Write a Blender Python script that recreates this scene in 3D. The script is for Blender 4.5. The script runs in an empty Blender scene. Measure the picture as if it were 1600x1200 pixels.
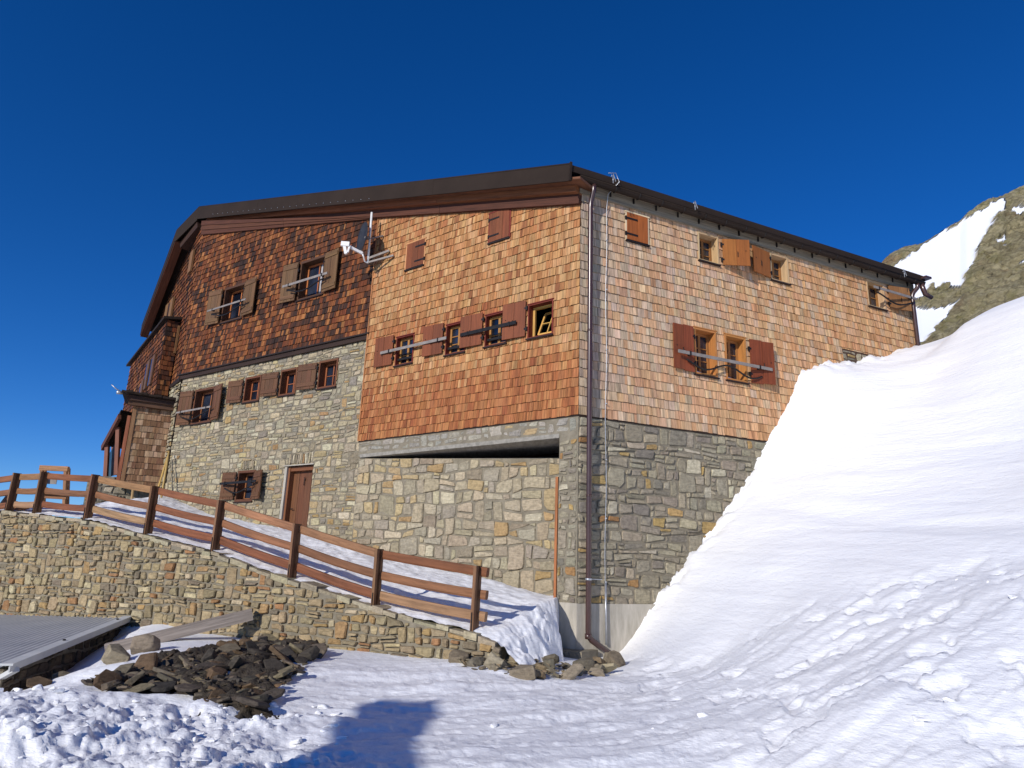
import bpy, bmesh, math, random
import numpy as np
from mathutils import Vector, Matrix
random.seed(7); rng = np.random.RandomState(11)
SC = bpy.context.scene
COL = SC.collection

# ------------------------------------------------------------------ camera
F_PX = 1075.0; PITCH = math.radians(14.6); ROLL = math.radians(2.0)
CAMP = np.array([0.0, 0.0, 1.75])
_F = np.array([0, math.cos(PITCH), math.sin(PITCH)])
_R0 = np.array([1.0, 0, 0]); _U0 = np.array([0, -math.sin(PITCH), math.cos(PITCH)])
_R = math.cos(ROLL)*_R0 + math.sin(ROLL)*_U0
_U = -math.sin(ROLL)*_R0 + math.cos(ROLL)*_U0
cd = bpy.data.cameras.new('camera'); cam = bpy.data.objects.new('camera', cd); COL.objects.link(cam)
cd.sensor_width = 36; cd.lens = F_PX*36/1600; cd.clip_end = 5000; cd.clip_start = .05
cam.matrix_world = Matrix(((_R[0], _U[0], -_F[0], CAMP[0]), (_R[1], _U[1], -_F[1], CAMP[1]),
                           (_R[2], _U[2], -_F[2], CAMP[2]), (0, 0, 0, 1)))
SC.camera = cam
# ------------------------------------------------------------------ light
SUN_EL = math.radians(23.0); SUN_AZ = math.radians(214.5)
tosun = Vector((math.sin(SUN_AZ)*math.cos(SUN_EL), math.cos(SUN_AZ)*math.cos(SUN_EL), math.sin(SUN_EL)))
sl = bpy.data.lights.new('sun', 'SUN'); sun = bpy.data.objects.new('sun', sl); COL.objects.link(sun)
sl.energy = 3.05; sl.angle = math.radians(.5); sl.color = (1.0, .95, .885)
sun.rotation_euler = tosun.to_track_quat('Z', 'Y').to_euler(); sun.location = (-8, -20, 12)
W = bpy.data.worlds.new('World'); SC.world = W; W.use_nodes = True
wn = W.node_tree; sky = wn.nodes.new('ShaderNodeTexSky'); sky.sky_type = 'NISHITA'
sky.sun_disc = False; sky.sun_elevation = SUN_EL; sky.sun_rotation = SUN_AZ
sky.altitude = 3000; sky.air_density = 1.0; sky.dust_density = 0.0; sky.ozone_density = 6.0
hsv = wn.nodes.new('ShaderNodeHueSaturation'); hsv.inputs['Saturation'].default_value = 1.2; hsv.inputs['Hue'].default_value = .510
wn.links.new(sky.outputs[0], hsv.inputs['Color']); wn.links.new(hsv.outputs[0], wn.nodes['Background'].inputs[0]); wn.nodes['Background'].inputs[1].default_value = .10
SC.view_settings.view_transform = 'Standard'; SC.view_settings.look = 'None'
SC.view_settings.exposure = 0.34; SC.view_settings.gamma = 1.0
SC.render.resolution_x = 1024; SC.render.resolution_y = 768

# ------------------------------------------------------------------ measuring helpers
def ray(x, y): return _F + _R*(x-800)/F_PX + _U*(600-y)/F_PX
def at(x, y, Y): d = ray(x, y); return CAMP + d*(Y/d[1])
def atz(x, y, z): d = ray(x, y); return CAMP + d*((z-CAMP[2])/d[2])
def dirv(a): a = math.radians(a); return np.array([math.sin(a), math.cos(a), 0.0])
class Plane:
    """upright wall plane: u along the wall, z up, o out of the wall"""
    def __init__(s, O, az):
        s.O = np.array(O, float); s.u = dirv(az)
        n = np.array([-s.u[1], s.u[0], 0]); s.n = n if n @ (CAMP - s.O) > 0 else -n
        s.k = tuple(float(q) for q in (s.O[0], s.u[0], s.n[0], s.O[1], s.u[1], s.n[1]))
    def uz(s, x, y, off=0):
        d = ray(x, y); t = ((s.O + s.n*off - CAMP) @ s.n)/(d @ s.n); p = CAMP + d*t
        return float((p - s.O) @ s.u), float(p[2])
    def P(s, u, z, o=0.0):
        k = s.k
        return (k[0]+k[1]*u+k[2]*o, k[3]+k[4]*u+k[5]*o, z)
    def at(s, u, z, o=0): return np.array(s.P(u, z, o))
C0 = at(904, 648, 14.0); C0[2] = 0
WL = Plane(C0, -51.5)                       # light shingled gable wall, u to the left
WR = Plane(C0, 64.5)                        # eave wall, u to the right
_o = WL.at(6.98, 0, 0); WD = Plane(_o, -55.0)   # old gable wall
K = WD.at(9.5, 0, 0); WS = Plane(K, -37.0)  # far facade turning away
WT = Plane((-.5, 11.75, 0), -63.3)          # retaining wall and fence

# ------------------------------------------------------------------ mesh builder
def lin(r, g, b):
    return tuple(((c/255)/12.92 if c/255 <= .04045 else ((c/255+.055)/1.055)**2.4) for c in (r, g, b))
def vary(c, a=.12, h=.04):
    k = 1+random.uniform(-a, a)
    return tuple(max(0.003, x*k*(1+random.uniform(-h, h))) for x in c)
def ds(c, sat=.75, val=.85):
    y = .25*c[0]+.65*c[1]+.1*c[2]; return tuple(max(.004, (y+(x-y)*sat)*val) for x in c)
ORIG = {}
class MB:
    def __init__(s): s.v = []; s.f = []; s.c = []; s.uv = []; s.sm = []
    def add(s, vs, faces, col=(.5, .5, .5), uvs=None, smooth=False):
        b = len(s.v); s.v += [tuple(p) for p in vs]
        for i, f in enumerate(faces):
            s.f.append([b+k for k in f]); s.c.append(col if not isinstance(col, list) else col[i]); s.sm.append(smooth)
            s.uv.append(uvs[i] if uvs else [(0, 0)]*len(f))
    def box(s, o, a, b, c, col=(.5, .5, .5), grain=0):
        """box centred on o with half-axis vectors a,b,c; wood grain along axis number grain"""
        o = np.array(o, float); ax = [np.array(a, float), np.array(b, float), np.array(c, float)]
        L = [np.linalg.norm(k) for k in ax]; vs = []; loc = []
        for i in (-1, 1):
            for j in (-1, 1):
                for k in (-1, 1):
                    vs.append(o+ax[0]*i+ax[1]*j+ax[2]*k); loc.append((L[0]*i, L[1]*j, L[2]*k))
        fs = [(0, 1, 3, 2), (4, 6, 7, 5), (0, 4, 5, 1), (2, 3, 7, 6), (0, 2, 6, 4), (1, 5, 7, 3)]
        if np.dot(np.cross(ax[0], ax[1]), ax[2]) < 0: fs = [tuple(reversed(f)) for f in fs]
        ru, rv = random.uniform(0, 50), random.uniform(0, 50)
        nax = {0: 0, 1: 0, 2: 1, 3: 1, 4: 2, 5: 2}; uvs = []
        for i, f in enumerate(fs):
            n = nax[i]; oth = [k for k in range(3) if k != n]
            if grain in oth:
                q = [k for k in oth if k != grain][0]; uvs.append([(loc[v][q]+ru+n*.37, loc[v][grain]+rv) for v in f])
            else: uvs.append([(loc[v][oth[0]]+ru, loc[v][oth[1]]*.3+rv) for v in f])
        s.add(vs, fs, col, uvs)
    def wbox(s, P, u0, u1, z0, z1, o0, o1, col=(.5, .5, .5), grain='z'):
        c = P.at((u0+u1)/2, (z0+z1)/2, (o0+o1)/2)
        s.box(c, P.u*abs(u1-u0)/2, np.array([0, 0, abs(z1-z0)/2]), P.n*abs(o1-o0)/2, col, {'u': 0, 'z': 1, 'o': 2}[grain])
    def beam(s, p0, p1, w, h, col=(.5, .5, .5), up=(0, 0, 1)):
        p0 = np.array(p0, float); p1 = np.array(p1, float); d = p1-p0; L = np.linalg.norm(d); d /= L
        sd = np.cross(d, up); sd /= np.linalg.norm(sd); u = np.cross(sd, d)
        s.box((p0+p1)/2, d*L/2, sd*w/2, u*h/2, col, 0)
    def tube(s, pts, r, n=10, col=(.5, .5, .5), cap=True):
        pts = [np.array(p, float) for p in pts]; rs = r if isinstance(r, (list, tuple)) else [r]*len(pts)
        vs = []; prev = None
        for i, p in enumerate(pts):
            t = pts[min(i+1, len(pts)-1)]-pts[max(i-1, 0)]; t /= np.linalg.norm(t)
            if prev is None:
                a = np.cross(t, (0, 0, 1)) if abs(t[2]) < .9 else np.cross(t, (1, 0, 0))
            else: a = prev - t*(prev @ t)
            a /= np.linalg.norm(a); prev = a; b = np.cross(t, a)
            for k in range(n): g = 2*math.pi*k/n; vs.append(p+(a*math.cos(g)+b*math.sin(g))*rs[i])
        fs = []; uvs = []
        for i in range(len(pts)-1):
            for k in range(n):
                k2 = (k+1) % n; fs.append((i*n+k, i*n+k2, (i+1)*n+k2, (i+1)*n+k)); uvs.append([(k*.02, i), (k*.02+.02, i), (k*.02+.02, i+1), (k*.02, i+1)])
        if cap:
            fs += [tuple(range(n-1, -1, -1)), tuple(range((len(pts)-1)*n, len(pts)*n))]; uvs += [[(0, 0)]*n]*2
        s.add(vs, fs, col, uvs, True)
    def build(s, name, mat, parent=None, kind=None):
        v = np.array(s.v, float); o = np.array([(v[:, 0].min()+v[:, 0].max())/2, (v[:, 1].min()+v[:, 1].max())/2, v[:, 2].min()])
        me = bpy.data.meshes.new(name); me.from_pydata((v-o).tolist(), [], s.f); me.materials.append(mat)
        me.polygons.foreach_set('use_smooth', s.sm)
        ca = me.color_attributes.new('Col', 'FLOAT_COLOR', 'CORNER'); uvl = me.uv_layers.new(name='UVMap')
        cc = []; uu = []
        for f, c, q in zip(s.f, s.c, s.uv):
            cc += [(c[0], c[1], c[2], 1.0)]*len(f); uu += list(q)
        ca.data.foreach_set('color', np.array(cc, np.float32).ravel()); uvl.data.foreach_set('uv', np.array(uu, np.float32).ravel())
        me.update()
        ob = bpy.data.objects.new(name, me); COL.objects.link(ob); place(ob, o, parent)
        if kind: ob['kind'] = kind
        return ob
def place(ob, o, parent):
    ORIG[ob] = np.array(o, float)
    if parent is not None: ob.parent = parent; ob.location = Vector(np.array(o)-ORIG[parent])
    else: ob.location = Vector(o)
def empty(name, o, parent=None):
    e = bpy.data.objects.new(name, None); e.empty_display_size = .2; COL.objects.link(e); place(e, o, parent); return e
def tag(o, label=None, cat=None, group=None):
    if label: o['label'] = label
    if cat: o['category'] = cat
    if group: o['group'] = group
    return o

# ------------------------------------------------------------------ materials
def newmat(name):
    m = bpy.data.materials.new(name); m.use_nodes = True; t = m.node_tree
    return m, t, t.nodes['Principled BSDF']
def N(t, typ, **kw):
    n = t.nodes.new('ShaderNode'+typ)
    for k, v in kw.items(): setattr(n, k, v)
    return n
def ramp(t, fac, stops):
    r = N(t, 'ValToRGB'); e = r.color_ramp.elements
    while len(e) < len(stops): e.new(.5)
    for i, (p, c) in enumerate(stops): e[i].position = p; e[i].color = (c[0], c[1], c[2], 1) if isinstance(c, tuple) else (c, c, c, 1)
    t.links.new(fac, r.inputs[0]); return r.outputs[0]
def mixc(t, a, b, fac, mode='MIX'):
    m = N(t, 'Mix', data_type='RGBA', blend_type=mode)
    for sck, val in ((m.inputs[0], fac), (m.inputs[6], a), (m.inputs[7], b)):
        if hasattr(val, 'is_linked'): t.links.new(val, sck)
        else: sck.default_value = val if not isinstance(val, tuple) else (*val, 1)
    return m.outputs[2]
def noise(t, vec, scale, detail=4, rough=.6):
    n = N(t, 'TexNoise'); n.inputs['Scale'].default_value = scale; n.inputs['Detail'].default_value = detail; n.inputs['Roughness'].default_value = rough
    if vec is not None: t.links.new(vec, n.inputs['Vector'])
    return n.outputs['Fac']
def mapping(t, vec, sc):
    m = N(t, 'Mapping'); m.inputs['Scale'].default_value = sc; t.links.new(vec, m.inputs['Vector']); return m.outputs[0]
def bump(t, b, h, strength=.3, dist=.01):
    n = N(t, 'Bump'); n.inputs['Strength'].default_value = strength; n.inputs['Distance'].default_value = dist
    t.links.new(h, n.inputs['Height']); t.links.new(n.outputs[0], b.inputs['Normal'])
def geo(t): return N(t, 'NewGeometry').outputs['Position']

def wood_mat(name, rough=.75, contrast=1.0, weather=.0):
    m, t, b = newmat(name)
    col = N(t, 'Attribute', attribute_name='Col').outputs['Color']; uv = N(t, 'UVMap', uv_map='UVMap').outputs[0]
    g1 = noise(t, mapping(t, uv, (30, 1.3, 1)), 1, 4, .75); g2 = noise(t, mapping(t, uv, (17, .7, 1)), 1, 3, .6)
    k1 = ramp(t, g1, [(.3, 1-.42*contrast), (.5, 1.0), (.72, 1+.28*contrast)])
    k2 = ramp(t, g2, [(.3, 1-.3*contrast), (.65, 1+.15*contrast)])
    c = mixc(t, mixc(t, col, k1, 1.0, 'MULTIPLY'), k2, 1.0, 'MULTIPLY')
    if weather:
        w = noise(t, geo(t), .9, 4, .6); wr = ramp(t, w, [(.42, 0.0), (.7, weather)])
        c = mixc(t, c, lin(150, 138, 128), wr)
    t.links.new(c, b.inputs['Base Color']); b.inputs['Roughness'].default_value = rough
    b.inputs['Specular IOR Level'].default_value = .25
    bump(t, b, g1, .35, .004); return m
M_SHINGLE = wood_mat('wood_shingle', .8, 1.35)
M_WOOD = wood_mat('wood', .7, .95)
M_PAINTED = wood_mat('stained_wood', .6, .7)
def stone_mat(name):
    m, t, b = newmat(name); col = N(t, 'Attribute', attribute_name='Col').outputs['Color']; p = geo(t)
    n1 = noise(t, p, 14, 6, .65); n2 = noise(t, mapping(t, p, (6, 6, 42)), 1, 4, .6); n3 = noise(t, p, 60, 3, .6)
    c = mixc(t, col, ramp(t, n1, [(.28, .62), (.5, 1.0), (.75, 1.3)]), 1.0, 'MULTIPLY')
    c = mixc(t, c, ramp(t, n2, [(.3, .78), (.6, 1.1)]), 1.0, 'MULTIPLY')
    lich = ramp(t, noise(t, p, 3.1, 5, .7), [(.62, 0.0), (.72, .35)])
    c = mixc(t, c, lin(196, 178, 140), lich)
    t.links.new(c, b.inputs['Base Color']); b.inputs['Roughness'].default_value = .9; b.inputs['Specular IOR Level'].default_value = .2
    h = N(t, 'Math', operation='ADD'); t.links.new(n1, h.inputs[0]); t.links.new(n3, h.inputs[1]); bump(t, b, h.outputs[0], .55, .02); return m
M_STONE = stone_mat('rubble_stone')
def plain(name, c1, c2, scale, rough=.85, metal=0, bstr=.3, bdist=.01, streak=None, spec=.3):
    m, t, b = newmat(name); p = geo(t); vec = p if streak is None else mapping(t, p, streak)
    n1 = noise(t, vec, scale, 6, .65); c = ramp(t, n1, [(.3, c1), (.7, c2)])
    t.links.new(c, b.inputs['Base Color']); b.inputs['Roughness'].default_value = rough; b.inputs['Metallic'].default_value = metal
    b.inputs['Specular IOR Level'].default_value = spec
    if bstr: bump(t, b, noise(t, p, scale*3, 5, .65), bstr, bdist)
    return m
M_MORTAR = plain('mortar', lin(112, 104, 88), lin(142, 133, 114), 5, .95, 0, .7, .02)
M_CONCRETE = plain('concrete', lin(150, 144, 130), lin(188, 180, 165), 2.5, .9, 0, .2, .008, (3, 3, .6))
M_SOFFIT = plain('board_formed_concrete', lin(120, 116, 106), lin(160, 154, 142), 3, .9, 0, .3, .01, (4, .6, 4))
M_ROOF = plain('brown_sheet_metal', lin(44, 35, 29), lin(52, 42, 35), 1.2, .75, .0, .02, .003, None, .12)
M_PIPE = plain('brown_pipe', lin(62, 42, 38), lin(74, 50, 45), 3, .25, .0, 0, 0, None, .6)
M_IRON = plain('black_iron', lin(28, 26, 26), lin(44, 40, 38), 9, .5, .3, .1, .003)
M_GREYIRON = plain('weathered_bar', lin(118, 110, 104), lin(150, 141, 132), 7, .6, .1, .1, .003)
M_ZINC = plain('galvanised_steel', lin(150, 152, 155), lin(190, 192, 194), 6, .35, .6, .03, .002)
M_SHEET = plain('corrugated_sheet', lin(182, 184, 182), lin(204, 204, 199), 1.3, .75, .0, .04, .003)
M_WHITE = plain('white_enamel', lin(222, 220, 214), lin(238, 236, 230), 3, .35, 0, 0)
M_DISH = plain('dark_dish', lin(40, 40, 42), lin(58, 58, 60), 3, .5, 0, 0)
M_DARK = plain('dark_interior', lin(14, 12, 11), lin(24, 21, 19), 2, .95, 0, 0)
def glass_mat():
    m, t, b = newmat('window_glass'); n = ramp(t, noise(t, geo(t), 1.7, 2, .5), [(.35, lin(14, 18, 28)), (.7, lin(46, 52, 66))])
    t.links.new(n, b.inputs['Base Color']); b.inputs['Roughness'].default_value = .06; b.inputs['Specular IOR Level'].default_value = .6; return m
M_GLASS = glass_mat()
def snow_mat(name, ripple=1.0):
    m, t, b = newmat(name); p = geo(t)
    n1 = noise(t, p, .6, 4, .55)
    c = ramp(t, n1, [(.3, (.85, .855, .865)), (.7, (.895, .89, .875))])
    t.links.new(c, b.inputs['Base Color']); b.inputs['Roughness'].default_value = .55; b.inputs['Specular IOR Level'].default_value = .25
    a = noise(t, mapping(t, p, (2.2, 2.2, 11)), 1.6, 4, .6); g = noise(t, p, 26, 4, .7)
    ad = N(t, 'Math', operation='MULTIPLY_ADD'); t.links.new(g, ad.inputs[0]); ad.inputs[1].default_value = .28; t.links.new(a, ad.inputs[2])
    bump(t, b, ad.outputs[0], .55*ripple, .045); return m
M_SNOW = snow_mat('snow_surface')
def rock_snow_mat():
    m, t, b = newmat('mountain_rock'); p = geo(t)
    a = N(t, 'Attribute', attribute_name='Col').outputs['Color']; sx = N(t, 'SeparateColor'); t.links.new(a, sx.inputs[0])
    n1 = noise(t, p, .55, 8, .75); n2 = noise(t, mapping(t, p, (1, 1, 1.7)), 1.5, 12, .8); n3 = noise(t, p, .22, 5, .6)
    c = ramp(t, n2, [(.3, lin(104, 96, 78)), (.42, lin(160, 151, 126)), (.55, lin(190, 182, 156)), (.7, lin(214, 206, 182))])
    c = mixc(t, c, lin(138, 136, 84), ramp(t, n1, [(.5, 0.0), (.64, .65)]))
    c = mixc(t, c, lin(158, 116, 80), ramp(t, n3, [(.56, 0.0), (.68, .6)]))
    wv = N(t, 'VectorMath', operation='ADD'); nv = N(t, 'TexNoise'); nv.inputs['Scale'].default_value = .9; nv.inputs['Detail'].default_value = 5; t.links.new(p, nv.inputs['Vector']); t.links.new(p, wv.inputs[0]); t.links.new(nv.outputs['Color'], wv.inputs[1])
    vm = mapping(t, wv.outputs[0], (.55, .55, 1.5)); ve = N(t, 'TexVoronoi', feature='DISTANCE_TO_EDGE'); ve.inputs['Scale'].default_value = 1.1; t.links.new(vm, ve.inputs['Vector'])
    vc = N(t, 'TexVoronoi'); vc.inputs['Scale'].default_value = 1.1; t.links.new(vm, vc.inputs['Vector']); vb = N(t, 'SeparateColor'); t.links.new(vc.outputs['Color'], vb.inputs[0])
    c = mixc(t, c, ramp(t, ve.outputs['Distance'], [(.0, .66), (.07, 1.0)]), 1.0, 'MULTIPLY'); c = mixc(t, c, ramp(t, vb.outputs[0], [(.0, .8), (1.0, 1.18)]), 1.0, 'MULTIPLY')
    c = mixc(t, c, (1.06, 1.0, .80), 1.0, 'MULTIPLY')
    c = mixc(t, c, (.80, .815, .84), sx.outputs[0])
    t.links.new(c, b.inputs['Base Color']); b.inputs['Roughness'].default_value = .9
    inv = N(t, 'Math', operation='SUBTRACT'); inv.inputs[0].default_value = 1; t.links.new(sx.outputs[0], inv.inputs[1])
    h = N(t, 'Math', operation='MULTIPLY'); ha = N(t, 'Math', operation='ADD'); t.links.new(n2, ha.inputs[0]); t.links.new(vb.outputs[1], ha.inputs[1]); t.links.new(ha.outputs[0], h.inputs[0]); t.links.new(inv.outputs[0], h.inputs[1])
    bump(t, b, h.outputs[0], 1.0, .8); return m
M_MOUNT = rock_snow_mat()
M_GRAVEL = plain('dark_gravel', lin(46, 40, 34), lin(92, 82, 68), 9, .95, 0, .9, .05)

# ------------------------------------------------------------------ generators: shingles, rubble masonry
def cut_pieces(u0, u1, z0, z1, opens):
    """axis aligned cell minus openings -> list of cells"""
    cells = [(u0, u1, z0, z1)]
    for (a0, a1, b0, b1) in opens:
        out = []
        for (p, q, r, s) in cells:
            if q <= a0 or p >= a1 or s <= b0 or r >= b1: out.append((p, q, r, s)); continue
            if p < a0: out.append((p, a0, r, s))
            if q > a1: out.append((a1, q, r, s))
            pp, qq = max(p, a0), min(q, a1)
            if r < b0: out.append((pp, qq, r, b0))
            if s > b1: out.append((pp, qq, b1, s))
        cells = out
    return [c for c in cells if c[1]-c[0] > .012 and c[3]-c[2] > .02]
def shingles(mb, P, u0, u1, z0, top, row, colf, opens=(), off=0.0, wmin=.08, wmax=.24, lift=.023, bot=None):
    zmax = max(top(u0), top(u1)); nrow = int((zmax-z0)/row)+2
    for r in range(nrow):
        zb = z0+r*row; u = u0-random.uniform(0, .12); rowtint = random.uniform(-1, 1)
        while u < u1:
            w = random.uniform(wmin, wmax)*random.choice((1, 1, .7)); a, b = max(u, u0), min(u+w, u1); u += w
            if b-a < .02: continue
            um = (a+b)/2; zt = zb+row
            if bot and zt < bot(um)+.05: continue
            zt = min(zt, top(um))
            if zt-zb < .03: continue
            jb = random.uniform(-.009, .009); c0 = colf(um, zb+row/2, rowtint); lf = lift+random.uniform(-.007, .009); tl = random.uniform(-.006, .006)
            ru, rv = random.uniform(0, 90), random.uniform(0, 90)
            for (p, q, s, t) in cut_pieces(a, b, zb, zt, opens):
                g = .0007; p += g; q -= g; sb = s+(jb if s == zb else 0)
                fb = off+lf*(1-(sb-zb)/(row*1.25)); ft = off+lf*(1-(t-zb)/(row*1.25))
                A = [P.P(p, sb, fb+tl), P.P(q, sb, fb-tl), P.P(q, t, ft-tl), P.P(p, t, ft+tl)]
                B = [P.P(p, sb, off-.004), P.P(q, sb, off-.004), P.P(q, t, off-.004), P.P(p, t, off-.004)]
                vs = A+B; uvf = [(p+ru, sb+rv), (q+ru, sb+rv), (q+ru, t+rv), (p+ru, t+rv)]
                e = [(0, 0)]*4; dk = tuple(x*.45 for x in c0)
                mb.add(vs, [(0, 1, 2, 3), (4, 5, 1, 0), (0, 3, 7, 4), (1, 5, 6, 2)], [c0, dk, dk, dk], [uvf, uvf, uvf, uvf])
def wob(seed):
    ph = [random.uniform(0, 6.28) for _ in range(3)]; fr = [random.uniform(1.2, 2.2), random.uniform(3, 5), random.uniform(7, 10)]
    return lambda u: .5*math.sin(fr[0]*u+ph[0])+.3*math.sin(fr[1]*u+ph[1])+.2*math.sin(fr[2]*u+ph[2])
def stone_cell(mb, P, quad, off, d, col, joint=.011, rnd=1.0):
    (ua, za), (ub, zb), (uc, zc), (ud, zd) = quad       # bl, br, tr, tl
    w = ub-ua; h = ((zd-za)+(zc-zb))/2
    if w < .03 or h < .025: return
    j = min(joint, w*.2, h*.2)
    pts = [(ua+j, za+j), (ub-j, zb+j), (uc-j, zc-j), (ud+j, zd-j)]
    m = min(w, h); ju = min(w*.16, .05); jz = min(h*.2, .032); rg = []
    pts = [(p[0]+random.uniform(-.2, 1)*ju*sx_, p[1]+random.uniform(-.2, 1)*jz*sz_) for p, sx_, sz_ in zip(pts, (1, -1, -1, 1), (1, 1, -1, -1))]
    def lerp(p, q, t): return (p[0]+(q[0]-p[0])*t, p[1]+(q[1]-p[1])*t)
    for i in range(4):
        p = pts[i]; pn = pts[(i+1) % 4]; pp = pts[i-1]
        L1 = math.hypot(p[0]-pp[0], p[1]-pp[1])+1e-6; L2 = math.hypot(pn[0]-p[0], pn[1]-p[1])+1e-6
        big = random.random() < .3
        k1 = random.uniform(.03, .3 if big else .12)*rnd*m; k2 = random.uniform(.03, .34 if big else .12)*rnd*m
        rg.append(lerp(p, pp, min(.45, k1/L1))); rg.append(lerp(p, pn, min(.45, k2/L2)))
        if L2 > .13:
            q = lerp(p, pn, random.uniform(.35, .65)); rg.append((q[0]+random.uniform(-.05, .05)*m, q[1]+random.uniform(-.06, .06)*m))
    n = len(rg); c = (sum(q[0] for q in rg)/n, sum(q[1] for q in rg)/n)
    ins = min(.014, m*.1); tu = random.uniform(-.06, .06); tz = random.uniform(-.08, .08); vs = []
    for q in rg: vs.append(P.P(q[0], q[1], off-.01))
    for q in rg: vs.append(P.P(q[0], q[1], off+d*.6))
    for q in rg:
        L = math.hypot(q[0]-c[0], q[1]-c[1])+1e-6; k = max(.5, 1-ins/L*random.uniform(.6, 1.6)); x = c[0]+(q[0]-c[0])*k; z = c[1]+(q[1]-c[1])*k
        vs.append(P.P(x, z, off+d+(x-c[0])*tu+(z-c[1])*tz+random.uniform(-.005, .005)))
    vs.append(P.P(c[0], c[1], off+d+random.uniform(-.004, .01)))
    fs = []; 
    for k in range(n):
        k2 = (k+1) % n; fs += [(k, k2, n+k2, n+k), (n+k, n+k2, 2*n+k2, 2*n+k), (2*n+k, 2*n+k2, 3*n)]
    if P.k[1]*P.k[5]-P.k[4]*P.k[2] > 0: fs = [tuple(reversed(f)) for f in fs]
    mb.add(vs, fs, col)
def masonry(mb, P, u0, u1, bot, top, hr, wr, colf, opens=(), off=0.0, d=(.015, .04), jump=.14, rnd=1.0, joint=.011):
    us = np.linspace(u0, u1, 9); zmin = min(bot(u) for u in us); zmax = max(top(u) for u in us)
    zs = [zmin]; 
    while zs[-1] < zmax+.2: zs.append(zs[-1]+random.uniform(*hr))
    wb = [wob(i) for i in zs]; amp = hr[0]*.55
    line = lambda k, u: zs[k]+amp*wb[k](u)
    blocked = []
    for k in range(len(zs)-2):
        nxt = []; u = u0
        while u < u1-.02:
            hit = [b for b in blocked if b[0] <= u+1e-6 < b[1]]
            if hit: u = hit[0][1]; continue
            lim = min([b[0] for b in blocked if b[0] > u]+[u1])
            w = random.uniform(*wr); 
            if random.random() < .2: w *= .5
            e = min(u+w, lim)
            if lim-e < wr[0]*.45: e = lim
            tall = random.random() < jump and hr[1]*.8 < e-u < wr[1]*1.1
            kt = k+2 if tall else k+1
            if tall: nxt.append((u, e))
            um = (u+e)/2; zc = (line(k, um)+line(kt, um))/2
            tj = random.uniform(-.02, .02)
            def emit(ua, ub, la, lb):
                zm = (la(um)+lb(um))/2
                if zm < bot(um)-.05 or zm > top(um): return
                tp = lambda x: min(lb(x), top(x)); b2 = la
                q = [(ua, b2(ua)), (ub, b2(ub)), (ub+tj, tp(ub)), (ua+tj, tp(ua))]
                lo = min(q[0][1], q[1][1]); hi = max(q[2][1], q[3][1])
                cells = [(ua, ub, lo, hi)]; touched = False
                for o in opens:
                    if ub > o[0] and ua < o[1] and hi > o[2] and lo < o[3]: touched = True
                if not touched: stone_cell(mb, P, q, off, random.uniform(*d), colf(um, zm), joint, rnd); return
                for (a, b, z0, z1) in cut_pieces(ua, ub, lo, hi, opens):
                    stone_cell(mb, P, [(a, max(z0, b2(a)) if z0 == lo else z0), (b, max(z0, b2(b)) if z0 == lo else z0),
                                       (b, min(z1, tp(b)) if z1 == hi else z1), (a, min(z1, tp(a)) if z1 == hi else z1)], off, random.uniform(*d), colf(um, zm), joint, rnd)
            if not tall and zs[k+1]-zs[k] > hr[0]*1.25 and random.random() < .16:
                mid = lambda x, k=k: (line(k, x)+line(k+1, x))/2
                emit(u, e, lambda x: line(k, x), mid); emit(u, e, mid, lambda x: line(k+1, x))
            else: emit(u, e, lambda x: line(k, x), lambda x: line(kt, x))
            u = e
        blocked = nxt
def slab(mb, P, u0, u1, bot, top, opens, o0, o1, col=(.5, .5, .5), n=None):
    """wall body between offsets o0..o1 with rectangular openings and sloping top"""
    us = sorted(set([u0, u1]+[u for o in opens for u in o[:2] if u0 < u < u1]+list(np.linspace(u0, u1, n or 2))))
    for a, b in zip(us[:-1], us[1:]):
        m = (a+b)/2; segs = [(None, None)]
        hs = sorted([(o[2], o[3]) for o in opens if o[0] <= m <= o[1]])
        edges = [None]
        for h in hs: edges += [h[0], h[1]]
        edges.append(None)
        for i in range(0, len(edges), 2):
            lo, hi = edges[i], edges[i+1]
            za, zb = (bot(a), bot(b)) if lo is None else (lo, lo); zc, zd = (top(b), top(a)) if hi is None else (hi, hi)
            if zc-zb < .005 and zd-za < .005: continue
            vs = [P.P(a, za, o1), P.P(b, zb, o1), P.P(b, zc, o1), P.P(a, zd, o1), P.P(a, za, o0), P.P(b, zb, o0), P.P(b, zc, o0), P.P(a, zd, o0)]
            mb.add(vs, [(0, 1, 2, 3), (5, 4, 7, 6), (4, 5, 1, 0), (3, 2, 6, 7), (4, 0, 3, 7), (1, 5, 6, 2)], col)
def rect(P, x0, y0, x1, y1, off=0):
    a = P.uz(x0, y0, off); b = P.uz(x1, y1, off); return min(a[0], b[0]), max(a[0], b[0])
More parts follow.
